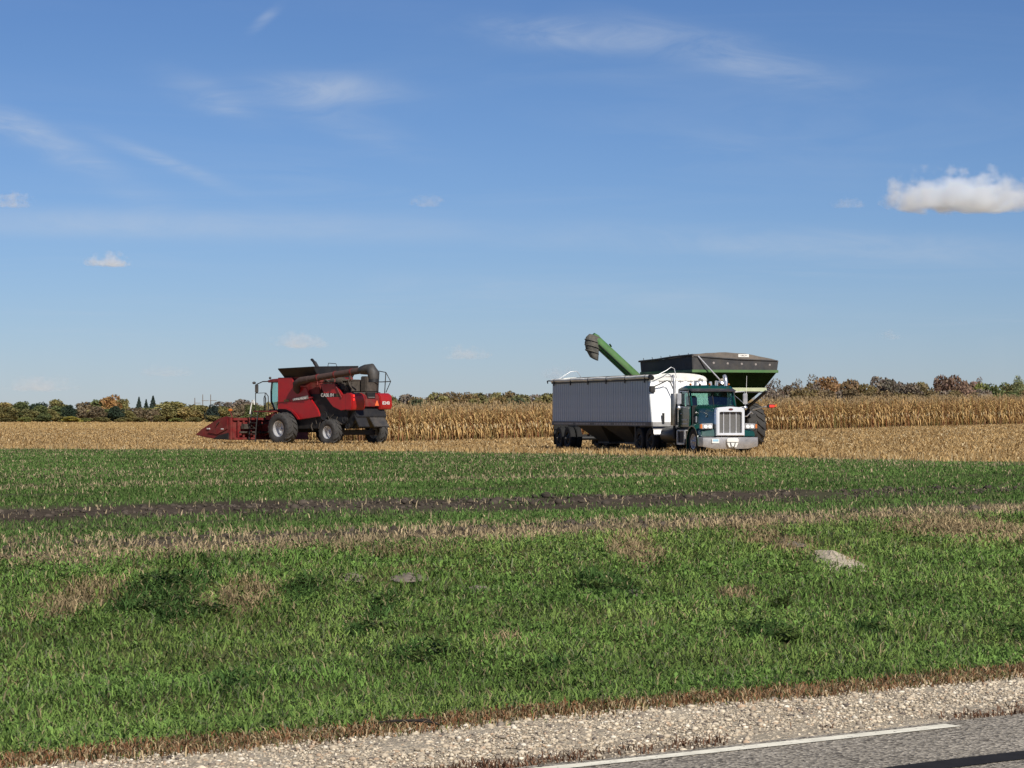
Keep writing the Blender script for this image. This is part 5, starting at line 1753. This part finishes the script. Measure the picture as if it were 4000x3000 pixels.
# ------------------------------------------------------------------ grain cart
def cart():
    p, h = truck_place()
    left = Vector((-h.y, h.x))
    c = p + h * -6.5 + left * 4.45
    hh = -h
    root = empty('grain_cart', (c.x, c.y, tz(c.x, c.y) - .04), math.atan2(hh.y, hh.x), 'green grain cart with raised unloading auger standing behind the trailer', 'grain cart')
    for s in (1, -1):
        wheel(root, 0, s * 1.98, 1.06, .92, .50, 'ag', s, dish=.1)
    G().tube((0, -1.7, 1.04), (0, 1.7, 1.04), .13, n=12).build('axle', 'black_paint', root)
    # tub in three flights: rail, sloped upper hopper, steep lower hopper
    XR, XF, WW = -3.25, 3.35, 1.97
    t3, t2, t1 = 3.43, 2.70, 1.15
    ring = lambda x0, x1, w, z: [(x0, w, z), (x1, w, z), (x1, -w, z), (x0, -w, z)]
    g = G().loft([ring(-.8, 1.2, .35, t1), ring(XR + .85, XF - .6, WW - .28, t2), ring(XR, XF, WW, t3)])
    tub = g.build('hopper', 'cart_green', root, bevel=.01)
    # hat rail around the top, ledge beam, extension boards
    g = G()
    for (x0, x1, y0, y1) in ((XR - .06, XF + .06, WW - .02, WW + .06), (XR - .06, XF + .06, -WW - .06, -WW + .02), (XR - .06, XR + .02, -WW, WW), (XF - .02, XF + .06, -WW, WW)):
        g.box(x0, x1, y0, y1, t3 - .02, t3 + .10)
    g.build('top_rail', 'auger_green', tub, bevel=.01)
    G().prism([(XR + .70, t2 + .06), (XR + .64, t2 - .10), (XR + .92, t2 - .10), (XR + .92, t2 + .0)], 'y', -WW + .20, WW - .20).build('rear_ledge', 'pale_green', tub)
    G().prism([(XR + .92, t2 - .12), (XR + .64, t2 - .12), (XR + .64, t2 - .16), (XR + .92, t2 - .16)], 'y', -WW + .25, WW - .25).build('ledge_lip', 'black_paint', tub)
    zr = t3 + .10
    ex = [((XR, WW, zr), (XR, -WW, zr), (XR - .04, -WW - .02, 3.93), (XR - .04, WW + .02, 4.10)),
          ((XR, WW, zr), (XF, WW, zr), (XF, WW + .04, 3.98), (XR - .04, WW + .04, 4.12)),
          ((XR, -WW, zr), (XF, -WW, zr), (XF, -WW - .04, 3.92), (XR - .04, -WW - .04, 3.93)),
          ((XF, WW, zr), (XF, -WW, zr), (XF, -WW, 3.92), (XF, WW, 3.98))]
    for i, q in enumerate(ex):
        a, b, c_, d_ = (Vector(w_) for w_ in q)
        nn_ = (b - a).cross(d_ - a).normalized() * .02
        bd = G().loft([[a - nn_, b - nn_, c_ - nn_, d_ - nn_], [a + nn_, b + nn_, c_ + nn_, d_ + nn_]]).build('extension_board', 'black_tarp', tub)
        if i == 0:
            for j in range(5):
                y = WW - .95 - j * .66
                G().lathe_x([(0, -.014), (.05, -.012), (.055, 0), (.0, .0)], (XR - .04, y, 3.83 - j * .018), 10).build('grommet', 'decal_grey', bd)
    # bulging tarp with roll tube
    nx, ny = 10, 14
    V = []
    for i in range(nx):
        for j in range(ny):
            fx, fy = i / (nx - 1), j / (ny - 1)
            x = XR - .06 + (XF - XR + .12) * fx
            y = WW + .06 - (2 * WW + .12) * fy
            zb = (4.13 * (1 - fy) + 3.94 * fy) * (1 - fx) + (3.99 * (1 - fy) + 3.93 * fy) * fx
            bul = .30 * math.sin(math.pi * min(1, fy * 1.02)) ** .8 * (0.55 + .45 * math.sin(math.pi * (0.25 + fx * .7))) * (1 - fy * .15)
            V.append((x, y, zb + bul + .012 * math.sin(i * 3.1 + j * 1.7)))
    F = [(i * ny + j, i * ny + j + 1, (i + 1) * ny + j + 1, (i + 1) * ny + j) for i in range(nx - 1) for j in range(ny - 1)]
    g = G().add(V, F)
    g.add([V[j] for j in range(ny)] + [(XR - .06, V[j][1], (4.13 * (1 - j / (ny - 1)) + 3.94 * j / (ny - 1)) - .04) for j in range(ny)], [(j, j + 1, ny + j + 1, ny + j) for j in range(ny - 1)])
    tp = g.build('tarp', 'tarp_top', root, smooth=50)
    G().path([(XR - .2, WW + .08, 4.17), (-1, WW + .1, 4.13), (1, WW + .1, 4.06), (XF + .1, WW + .08, 4.02)], .045, 8).build('tarp_roller', 'black_tarp', tp, smooth=50)
    G().path([(XR - .07, WW, 4.12), (XR - .08, 0, 4.0), (XR - .07, -WW, 3.94)], .03, 8).build('tarp_hem', 'black_tarp', tp, smooth=50)
    for i in range(6):
        x = XR + .3 + i * 1.15
        G().path([(x, WW + .08, 4.16 - i * .02), (x + .02, WW + .1, 4.26 - i * .02)], .015, 5).build('tarp_hook', 'dark_steel', tp)
    # white label with a dark scribble on the rear slope of the tarp
    lb = G().box(XR - .085, XR - .075, -.62, -.12, 4.09, 4.22).build('tarp_label', 'label_white', tp)
    G().prism([(-.56, 4.16), (-.47, 4.18), (-.40, 4.15), (-.33, 4.19), (-.26, 4.16), (-.18, 4.18), (-.26, 4.14), (-.40, 4.13)], 'x', XR - .09, XR - .085).build('label_print', 'decal_grey', lb)
    # struts from roof corner and legs
    G().path([(XR - .1, WW - .2, 4.12), (XR - .35, WW - 1.2, 3.0)], .03, 6).build('tarp_crank', 'silver_rim', root)
    g = G()
    for s in (1, -1):
        g.path([(XR + .5, s * (WW - .3), t2 - .1), (-.6, s * .7, 1.1)], .07, 6)
        g.path([(XF - .5, s * (WW - .3), t2 - .1), (.8, s * .7, 1.1)], .07, 6)
        g.box(-1.6, 3.2, s * .7 - .08, s * .7 + .08, .95, 1.15)
    g.build('frame', 'black_paint', root)
    g = G().path([(3.0, .7, 1.05), (5.2, 0, .75), (6.0, 0, .7)], .1, 6)
    g.path([(3.0, -.7, 1.05), (5.2, 0, .75)], .1, 6)
    g.tube((5.4, .25, .02), (5.4, .25, .85), .06)
    g.build('tongue', 'black_paint', root)
    # tail lamp on an arm at the rear right
    am = G().path([(XR + .9, -1.2, 1.78), (XR + .55, -1.62, 1.92), (XR + .5, -2.05, 1.94)], .035, 6).build('lamp_arm', 'worn_chrome', root)
    lm = G().obox((XR + .46, -1.92, 1.95), (.10, .40, .16)).build('tail_light', 'black_paint', am, bevel=.02)
    G().box(XR + .39, XR + .405, -2.02, -1.80, 1.90, 2.0).build('red_lens', 'lamp_red', lm)
    G().box(XR + .39, XR + .405, -2.14, -2.04, 1.91, 2.03).build('amber_lens', 'amber', lm)
    # unloading auger reaching up and out to the left
    b0, b1 = Vector((2.35, .55, 1.0)), Vector((2.30, 2.05, 2.75))
    tip = Vector((2.25, 4.62, 4.98))
    G().tube(b0, b1, .27, n=16).build('auger_lower', 'auger_green', root, smooth=50)
    G().tube(b1 - (b1 - b0).normalized() * .1, b1 + (tip - b1).normalized() * .1, .33, n=16).build('auger_hinge', 'cart_green', root, smooth=50)
    up = G().tube(b1, tip, .255, .25, n=16).build('auger_upper', 'auger_green', root, smooth=50)
    d = (tip - b1).normalized()
    side = Vector((-1, 0, 0))
    nrm = d.cross(side).normalized()
    if nrm.z > 0: nrm = -nrm
    G().path([b1 + side * .235 + nrm * .10 + d * .2, tip + side * .235 + nrm * .10 - d * .25], .022, 6).build('auger_seam', 'black_paint', up)
    G().path([b1 + side * .20 + nrm * .20 + d * .2, tip + side * .2 + nrm * .20 - d * .5], .03, 6).build('hydraulic_pipe', 'cart_green', up)
    q = b1.lerp(tip, .78)
    G().obox(q - nrm * .30, (.05, .06, .16), (R(-35), 0, 0)).build('lug', 'cart_green', up)
    # rubber spout with ribs
    sp = tip + d * .05
    rings = []
    for (oy, oz, wy, wx) in ((-.05, .12, .26, .26), (.06, -.02, .31, .29), (.10, -.28, .33, .29), (.08, -.58, .30, .27), (.0, -.90, .20, .20)):
        cpos = sp + Vector((0, oy, oz))
        rings.append([cpos + Vector((math.cos(a) * wx, math.sin(a) * wy, math.sin(a) * .10)) for a in [2 * math.pi * i / 14 for i in range(14)]])
    G().tube(tip - d * .05, tip + d * .20, .27, .22, 16).build('auger_cap', 'auger_green', up, smooth=50)
    so = G().loft(rings).build('auger_spout', 'rubber_boot', root, smooth=45)
    for (oz, w_) in ((-.12, .315), (-.36, .315), (-.60, .29)):
        cp = sp + Vector((0, .09, oz))
        G().path([cp + Vector((math.cos(a) * w_, math.sin(a) * w_ * 1.05, .10 * math.sin(a))) for a in [2 * math.pi * i / 14 for i in range(15)]], .022, 5).build('spout_rib', 'rubber_boot', so, smooth=50)
    return root


# ------------------------------------------------------------------ trees beyond the fields
def crown_mesh(seed, kind):
    """unit crown: 1 m tall, about 1 m wide, made of leaf clumps on lobes"""
    r = np.random.default_rng(seed)
    P = []
    if kind == 'conifer':
        n = 1500
        t = r.random(n) ** .8
        rad = .30 * (1 - t) * (0.75 + .35 * np.abs(np.sin(t * 26))) * np.sqrt(r.random(n))
        a = r.uniform(0, 6.28, n)
        P = np.stack([rad * np.cos(a), rad * np.sin(a), t], 1)
        sz = np.full(n, .035)
        shade = .8 + .4 * r.random(n)
    else:
        nl = 22 if kind != 'sparse' else 13
        L = []
        for i in range(nl):
            a = r.uniform(0, 6.28); q = r.uniform(.05, .34)
            zc = r.uniform(.12, .82)
            q *= (1.25 - abs(zc - .45))
            L.append((q * math.cos(a), q * math.sin(a), zc, r.uniform(.12, .24)))
        L.append((0, 0, .45, .3))
        Ps, sh, szs = [], [], []
        for (x, y, z, rr) in L:
            n = int((170 if kind != 'sparse' else 90) * (rr / .18) ** 2)
            d = r.normal(size=(n, 3)); d /= np.linalg.norm(d, axis=1)[:, None]
            rad = rr * (0.6 + .5 * r.random(n) ** .6)
            Q = d * rad[:, None] * (1, 1, .9) + (x, y, z)
            Ps.append(Q); sh.append(r.uniform(.75, 1.25) * (0.8 + .4 * r.random(n)))
            szs.append(r.uniform(.025, .06, n))
        P = np.concatenate(Ps); shade = np.concatenate(sh); sz = np.concatenate(szs)
        k = (P[:, 2] > .02) & (P[:, 2] < 1.02)
        P, shade, sz = P[k], shade[k], sz[k]
        if kind == 'sparse': sz = sz * .7
    n = len(P)
    a = r.normal(size=(n, 3)); a /= np.linalg.norm(a, axis=1)[:, None]
    b = np.cross(a, r.normal(size=(n, 3))); b /= np.linalg.norm(b, axis=1)[:, None]
    s = sz[:, None]
    V = np.stack([P - a * s, P - b * s * .6, P + a * s, P + b * s * .6], 1).reshape(-1, 3)
    F = np.arange(n * 4).reshape(-1, 4)
    C = np.repeat(np.stack([shade * r.uniform(.9, 1.1, n), shade, shade * r.uniform(.85, 1.15, n)], 1), 4, 0)
    return fastmesh('crown', V, F, C)


def trunk_mesh(seed):
    r = random.Random(seed)
    g = G()
    g.path([(0, 0, -.03), (r.uniform(-.02, .02), 0, .25), (r.uniform(-.04, .04), r.uniform(-.03, .03), .6)], [.035, .026, .012], 7)
    for i in range(9):
        a = 6.28 * i / 9 + r.uniform(-.3, .3); z = r.uniform(.12, .5)
        l = r.uniform(.2, .36)
        g.path([(0, 0, z), (math.cos(a) * l * .5, math.sin(a) * l * .5, z + l * .5), (math.cos(a) * l, math.sin(a) * l, z + l * 1.15)], [.014, .009, .003], 5)
    return g.mesh('trunk')


def twig_mesh(seed):
    """bare branching crown"""
    r = random.Random(seed)
    g = G()

    def grow(p, d, l, rad, lev):
        q = p + d * l
        g.path([p, (p + q) / 2 + Vector((r.uniform(-.02, .02), r.uniform(-.02, .02), 0)), q], [rad, rad * .8, rad * .6], 4)
        if lev == 0: return
        for i in range(3 if lev > 1 else 4):
            nd = (d + Vector((r.uniform(-.75, .75), r.uniform(-.75, .75), r.uniform(-.1, .5)))).normalized()
            grow(q, nd, l * r.uniform(.6, .8), rad * .6, lev - 1)
    grow(Vector((0, 0, 0)), Vector((0, 0, 1)), .30, .022, 4)
    me = g.mesh('crown')
    a = me.color_attributes.new('Col', 'FLOAT_COLOR', 'POINT')
    a.data.foreach_set('color', [1.0] * (4 * len(me.vertices)))
    return me


def trees():
    bush = [crown_mesh(100 + i, 'leafy') for i in range(8)]
    spar = [crown_mesh(200 + i, 'sparse') for i in range(4)]
    coni = [crown_mesh(300 + i, 'conifer') for i in range(3)]
    twig = [twig_mesh(400 + i) for i in range(3)]
    trk = [trunk_mesh(500 + i) for i in range(4)]
    for me in bush + spar + coni + twig: me.materials.append(M_LEAF)
    for me in trk: me.materials.append(MATS['bark'])
    r = random.Random(3)

    def tree(name, px, d, wpx, top, base_py, kind, col, label, group, cat='tree'):
        s = FPX / d
        X = (px - 2000) / FPX * d
        z = tz(X, d)
        H = EYE + (HOR - top) / s - z
        Wd = wpx / s * 1.25
        e = empty(name, (X, d, z), r.uniform(0, 6.28), label, cat, group)
        me = {'leafy': bush, 'sparse': spar, 'conifer': coni, 'twig': twig}[kind]
        t = bpy.data.objects.new('trunk', trk[r.randrange(4)]); COL.objects.link(t); t.parent = e
        t.scale = (Wd * .8, Wd * .8, H)
        c = bpy.data.objects.new('crown', r.choice(me)); COL.objects.link(c); c.parent = e
        k = 1.0 if kind != 'conifer' else 1.7
        c.scale = (Wd * k, Wd * k, H * (1.0 if kind != 'twig' else .95))
        j = r.uniform(.88, 1.12)
        c.color = (col[0] * j * 1.45, col[1] * j * 1.38, col[2] * j * 1.4, 1)
        return e
    OL = (.140, .132, .050); GR = (.085, .105, .040); YE = (.22, .185, .050); DK = (.026, .042, .026); BR = (.140, .115, .068)
    OR = (.24, .145, .055); GY = (.165, .142, .108); RB = (.150, .105, .074); LG = (.16, .18, .055)
    gl = 'low trees along the far edge of the left field'
    # left: rear taller row
    for (px, top, w, col, lab) in ((20, 1575, 110, BR, 'brown autumn tree rising over the left hedge'), (95, 1563, 70, GR, 'round dark green treetop above the left hedge'),
                                   (165, 1566, 90, DK, 'dark evergreen mass above the left hedge beside the white gable'), (230, 1562, 80, OL, 'olive tall tree right of the white gable'),
                                   (345, 1572, 130, BR, 'thin brown tree behind the yellow shrub'), (395, 1560, 80, GR, 'dark green tree left of the orange tree'),
                                   (448, 1536, 100, OR, 'orange autumn tree, the tallest of the left tree line'), (482, 1560, 60, OL, 'olive tree right of the orange tree'),
                                   (715, 1568, 190, OL, 'broad dome-shaped olive tree below the utility poles'), (900, 1570, 130, GY, 'grey-brown tree behind the corn head'),
                                   (965, 1562, 110, GY, 'bare-looking tree behind the combine ladder'), (1060, 1572, 120, OL, 'olive tree behind the combine cab')):
        tree('autumn_tree', px, 690, w, top, 1650, 'leafy', col, lab, None)
    for (px, top, w, lab) in ((543, 1551, 44, 'dark pointed spruce, left of three by the utility poles'), (571, 1560, 38, 'small pointed spruce, middle of three'),
                              (598, 1547, 54, 'tall pointed spruce, right of three')):
        tree('spruce', px, 760, w, top, 1650, 'conifer', (.030, .048, .038), lab, None)
    # left: named shrubs and a rank of bushes in front
    tree('cedar', 274, 640, 52, 1583, 1650, 'leafy', DK, 'round dark cedar standing above the yellow shrub', None)
    tree('cedar', 452, 640, 56, 1580, 1652, 'leafy', DK, 'dark cedar below the orange tree', None)
    tree('cedar', 826, 640, 46, 1575, 1650, 'leafy', (.022, .034, .028), 'dark cedar beside the tip of the corn head', None)
    tree('shrub', 285, 625, 72, 1624, 1652, 'leafy', (.24, .22, .05), 'bright yellow-green shrub at the edge of the left field', None, 'shrub')
    px = -60
    i = 0
    while px < 1090:
        w = r.uniform(62, 105)
        col = r.choice((OL, OL, GR, (.13, .13, .05), (.175, .145, .055), BR))
        if not (250 < px < 300 or 430 < px < 470 or 810 < px < 840):
            lowc = 1594 if 505 < px < 640 else 0
            tree('hedge_tree', px, 650 + r.uniform(-8, 8), w, max(lowc, 1586 + r.uniform(-16, 18)), 1650, 'leafy', col, 'low olive and brown hedge tree along the far left field edge', gl)
        if i % 2 == 0:
            tree('hedge_shrub', px + 20, 630, r.uniform(45, 70), 1626 + r.uniform(-6, 8), 1652, 'leafy', r.choice((OL, GR, LG, OL)), 'small green-brown shrub at the foot of the left hedge', 'shrubs at the foot of the left hedge', 'shrub')
        px += r.uniform(28, 42); i += 1
    # middle: behind the corn between combine and trailer
    mid = [(1530, 1540), (1590, 1545), (1650, 1552), (1700, 1538), (1740, 1535), (1790, 1540), (1830, 1526), (1870, 1540), (1915, 1530), (1960, 1535), (1985, 1534), (2030, 1545), (2080, 1545), (2140, 1540), (2190, 1548), (1120, 1560), (1460, 1545), (1480, 1552)]
    for (px, top) in mid:
        tree('hedge_tree', px, 470 + r.uniform(-10, 10), r.uniform(75, 120), top - 3, 1650, 'leafy', r.choice((OL, (.155, .118, .055), BR, (.12, .115, .05), GY)),
             'brown and olive tree beyond the corn between combine and trailer', 'trees beyond the corn between combine and trailer')
    for (px, top) in ((1720, 1548), (1625, 1560), (1850, 1550), (1940, 1552), (2010, 1555), (2110, 1556)):
        tree('hedge_tree', px, 445, r.uniform(70, 100), top, 1650, 'leafy', r.choice((OL, (.07, .085, .045), (.16, .12, .05))),
             'brown and olive tree beyond the corn between combine and trailer', 'trees beyond the corn between combine and trailer')
    tree('broken_tree', 1862, 500, 26, 1520, 1650, 'twig', GY, 'thin bare tree poking above the middle hedge', None)
    # right: behind the corn
    right = [(3010, 1500, 90, GY, 'sparse'), (3055, 1482, 100, GY, 'sparse'), (3100, 1496, 90, (.13, .105, .07), 'leafy'), (3130, 1482, 60, GY, 'sparse'),
             (3190, 1464, 90, GY, 'sparse'), (3220, 1486, 110, (.19, .12, .055), 'leafy'), (3270, 1484, 100, (.19, .115, .055), 'leafy'), (3180, 1505, 110, (.16, .12, .05), 'leafy'),
             (3320, 1494, 100, (.16, .115, .06), 'leafy'), (3350, 1496, 80, RB, 'leafy'), (3390, 1510, 90, (.17, .14, .06), 'leafy'), (3445, 1482, 100, GY, 'leafy'),
             (3490, 1494, 90, (.11, .10, .075), 'leafy'), (3530, 1505, 80, GY, 'leafy'), (3570, 1508, 90, (.13, .11, .08), 'leafy'), (3620, 1500, 90, (.14, .12, .06), 'leafy'),
             (3680, 1478, 90, RB, 'leafy'), (3725, 1476, 90, RB, 'leafy'), (3765, 1484, 80, RB, 'leafy'), (3800, 1492, 80, (.17, .10, .075), 'leafy'), (3825, 1480, 36, RB, 'sparse'),
             (3830, 1508, 100, LG, 'leafy'), (3880, 1500, 100, GR, 'leafy'), (3930, 1496, 100, (.10, .125, .045), 'leafy'), (3985, 1474, 60, (.13, .15, .07), 'sparse'),
             (3980, 1490, 110, (.14, .14, .055), 'leafy'), (4040, 1480, 120, GR, 'leafy')]
    for (px, top, w, col, kd) in right:
        d = 430 + r.uniform(-12, 12)
        nm = {'RB': 0}
        lab, grp = ('reddish brown autumn tree beyond the right corn', 'reddish trees beyond the right corn') if col == RB else \
                   (('grey half-bare tree beyond the right corn', 'grey trees beyond the right corn') if col == GY else
                    (('green leafy tree beyond the right corn', 'green trees beyond the right corn') if col[1] >= col[0] else ('tan-brown tree beyond the right corn', 'tan trees beyond the right corn')))
        tree('autumn_tree', px, d, w, top - 9, 1650, kd, col, lab, grp)
    for px in range(3020, 4100, 52):
        tree('hedge_shrub', px + r.uniform(-12, 12), 400, r.uniform(70, 110), 1530 + r.uniform(-10, 8), 1650, 'leafy', r.choice((GY, (.14, .11, .06), (.15, .12, .055), GR if px > 3800 else GY)),
             'low brown brush at the back of the right corn', 'brush at the back of the right corn', 'shrub')
    tree('lone_tree', 3544, 520, 40, 1464, 1650, 'twig', (.16, .15, .15), 'lone bare tree with bushy top rising over the right hedge', None)
    # a white gable between the trees, three utility poles
    d = 700
    c = at(196, 1588, d)
    e = empty('farmhouse', (c.x, d, tz(c.x, d)), 0, 'white gabled farmhouse hidden in the left tree line', 'house')
    zt = c.z + .5 - tz(c.x, d)
    w_ = G().prism([(-2.4, 0), (2.4, 0), (2.4, zt - 2.4), (0, zt), (-2.4, zt - 2.4)], 'y', 0, 8).build('wall', 'house_white', e)
    G().prism([(-2.8, zt - 2.75), (0, zt + .12), (2.8, zt - 2.75), (2.8, zt - 2.55), (0, zt + .35), (-2.8, zt - 2.55)], 'y', .2, 8.3).build('roof', 'roof_grey', e)
    wn = G().box(-.5, .5, -.06, -.02, zt - 3.6, zt - 2.2).build('window', 'roof_grey', e)
    for (px, top, lab) in ((761, 1554, 'shortest utility pole of three above the left trees'), (792, 1541, 'utility pole in the middle of three above the left trees'), (823, 1541, 'utility pole nearest the combine of three above the left trees')):
        d = 1050
        c = at(px, top, d)
        z = tz(c.x, d)
        e = empty('utility_pole', (c.x, d, z), 0, lab, 'utility pole')
        G().tube((0, 0, 0), (0, 0, c.z - z), .22, .15, 8).build('pole', 'wood_pole', e)
        G().box(-.4, 2.4, -.08, .08, (c.z - z) * .74, (c.z - z) * .74 + .22).build('cross_arm', 'wood_pole', e)


# ------------------------------------------------------------------ cumulus clouds
def cloud_mat(seed, dens, asp):
    m = bpy.data.materials.new('cloud_vapour')
    m.use_nodes = True
    t = m.node_tree
    t.nodes.clear()
    k = N(t)
    tc = k.n('ShaderNodeTexCoord')
    sep = k.n('ShaderNodeSeparateXYZ')
    t.links.new(tc.outputs['Object'], sep.inputs[0])
    x, y, z = sep.outputs
    n1 = k.n('ShaderNodeTexNoise', _noise_dimensions='4D', Scale=1.25, Detail=7.0, Roughness=0.56, W=seed * 3.7)
    mp = k.n('ShaderNodeMapping')
    mp.inputs['Scale'].default_value = (asp, asp * .7, 1.0)
    t.links.new(tc.outputs['Object'], mp.inputs['Vector'])
    t.links.new(mp.outputs[0], n1.inputs['Vector'])
    # dome with a flat base
    zz = k.m('ADD', z, 0.55)
    rz = k.m('MULTIPLY', k.m('MAXIMUM', zz, 0.0), 0.72)
    lowz = k.m('MULTIPLY', k.m('MINIMUM', zz, 0.0), 3.2)
    r2 = k.m('ADD', k.m('ADD', k.m('MULTIPLY', x, x), k.m('MULTIPLY', y, y)), k.m('ADD', k.m('MULTIPLY', rz, rz), k.m('MULTIPLY', lowz, lowz)))
    f = k.m('SUBTRACT', 0.62, r2)
    f = k.m('ADD', f, k.m('MULTIPLY', k.m('SUBTRACT', n1.outputs[0], 0.53), 3.6))
    f = k.m('MULTIPLY', k.m('MULTIPLY', f, 1.7, clamp=True), dens)
    pv = k.n('ShaderNodeVolumePrincipled', Anisotropy=0.0)
    pv.inputs['Color'].default_value = (0.90, 0.95, 1.0, 1)
    t.links.new(f, pv.inputs['Density'])
    o = k.n('ShaderNodeOutputMaterial')
    t.links.new(pv.outputs[0], o.inputs['Volume'])
    return m


def clouds():
    D = 8000.0
    s = FPX / D
    spots = [(3760, 735, 640, 185, .026, 'large white cumulus cloud over the right field'), (425, 1008, 190, 72, .022, 'small bright cumulus cloud over the left field'),
             (1675, 780, 150, 60, .008, 'tiny grey cloud high over the corn'), (40, 775, 190, 75, .012, 'small grey cloud above the thin streak'),
             (1175, 1322, 260, 80, .009, 'low pale cloud above the combine'), (1815, 1372, 210, 70, .007, 'low pale cloud between combine and auger'),
             (150, 1492, 340, 80, .005, 'faint low cloud bank over the left trees'), (640, 1440, 240, 70, .0035, 'faint low cloud left of the combine'),
             (3310, 788, 170, 56, .006, 'faint grey scrap trailing the large cumulus'), (3480, 1300, 120, 60, .005, 'faint scrap of cloud low over the right hedge'),
             (2190, 1450, 190, 70, .006, 'faint low cloud above the trailer')]
    for i, (px, py, w, h, dn, lab) in enumerate(spots):
        c = at(px, py, D + i * 120)
        g = G().sphere((0, 0, 0), (1, 1, 1), 20, 12)
        o = g.build('cloud', cloud_mat(i + 1.3, dn, w / h * .85))
        o.location = c
        o.scale = (w / s / 2 * 1.25, w / s / 2 * .9, h / s / 2 * 1.3)
        tag(o, lab, 'cloud')


combine()
truck()
trailer()
cart()
trees()
corn_field()
stubble()
sown_strip()
verge_grass()
for i, (px, py, sz) in enumerate(((640, 2300, .30), (720, 2350, .26), (600, 2400, .24), (810, 2410, .22), (1500, 2385, .14), (1180, 2300, .2), (2380, 2305, .2), (2300, 2300, .16),
                                  (2470, 2290, .14), (1480, 2470, .16), (1540, 2500, .14), (1720, 2570, .18), (1640, 2590, .14), (2870, 2490, .13), (2970, 2470, .15), (3080, 2520, .13),
                                  (3420, 2490, .14), (890, 2710, .14), (960, 2690, .12), (3985, 2490, .15), (2050, 2620, .12), (3050, 2390, .13))):
    weed_clump(px, py, sz, i + 40)
soil_mound(3250, 2185, 80, 44, .085, 'pale_soil', 'pale dry soil mound dug up in the ditch grass', 3)
for i, (px, py, rx, ry) in enumerate(((1600, 2268, 60, 12), (1860, 2292, 75, 16), (2265, 2176, 40, 12), (1375, 2258, 50, 10), (2480, 2308, 45, 16), (2525, 2265, 30, 10), (2755, 2264, 35, 10), (3070, 2117, 55, 16), (3280, 2106, 26, 7))):
    soil_mound(px, py, rx, ry, .022, 'grey_soil', 'low grey-brown gopher mound in the ditch grass', i + 9)
clouds()
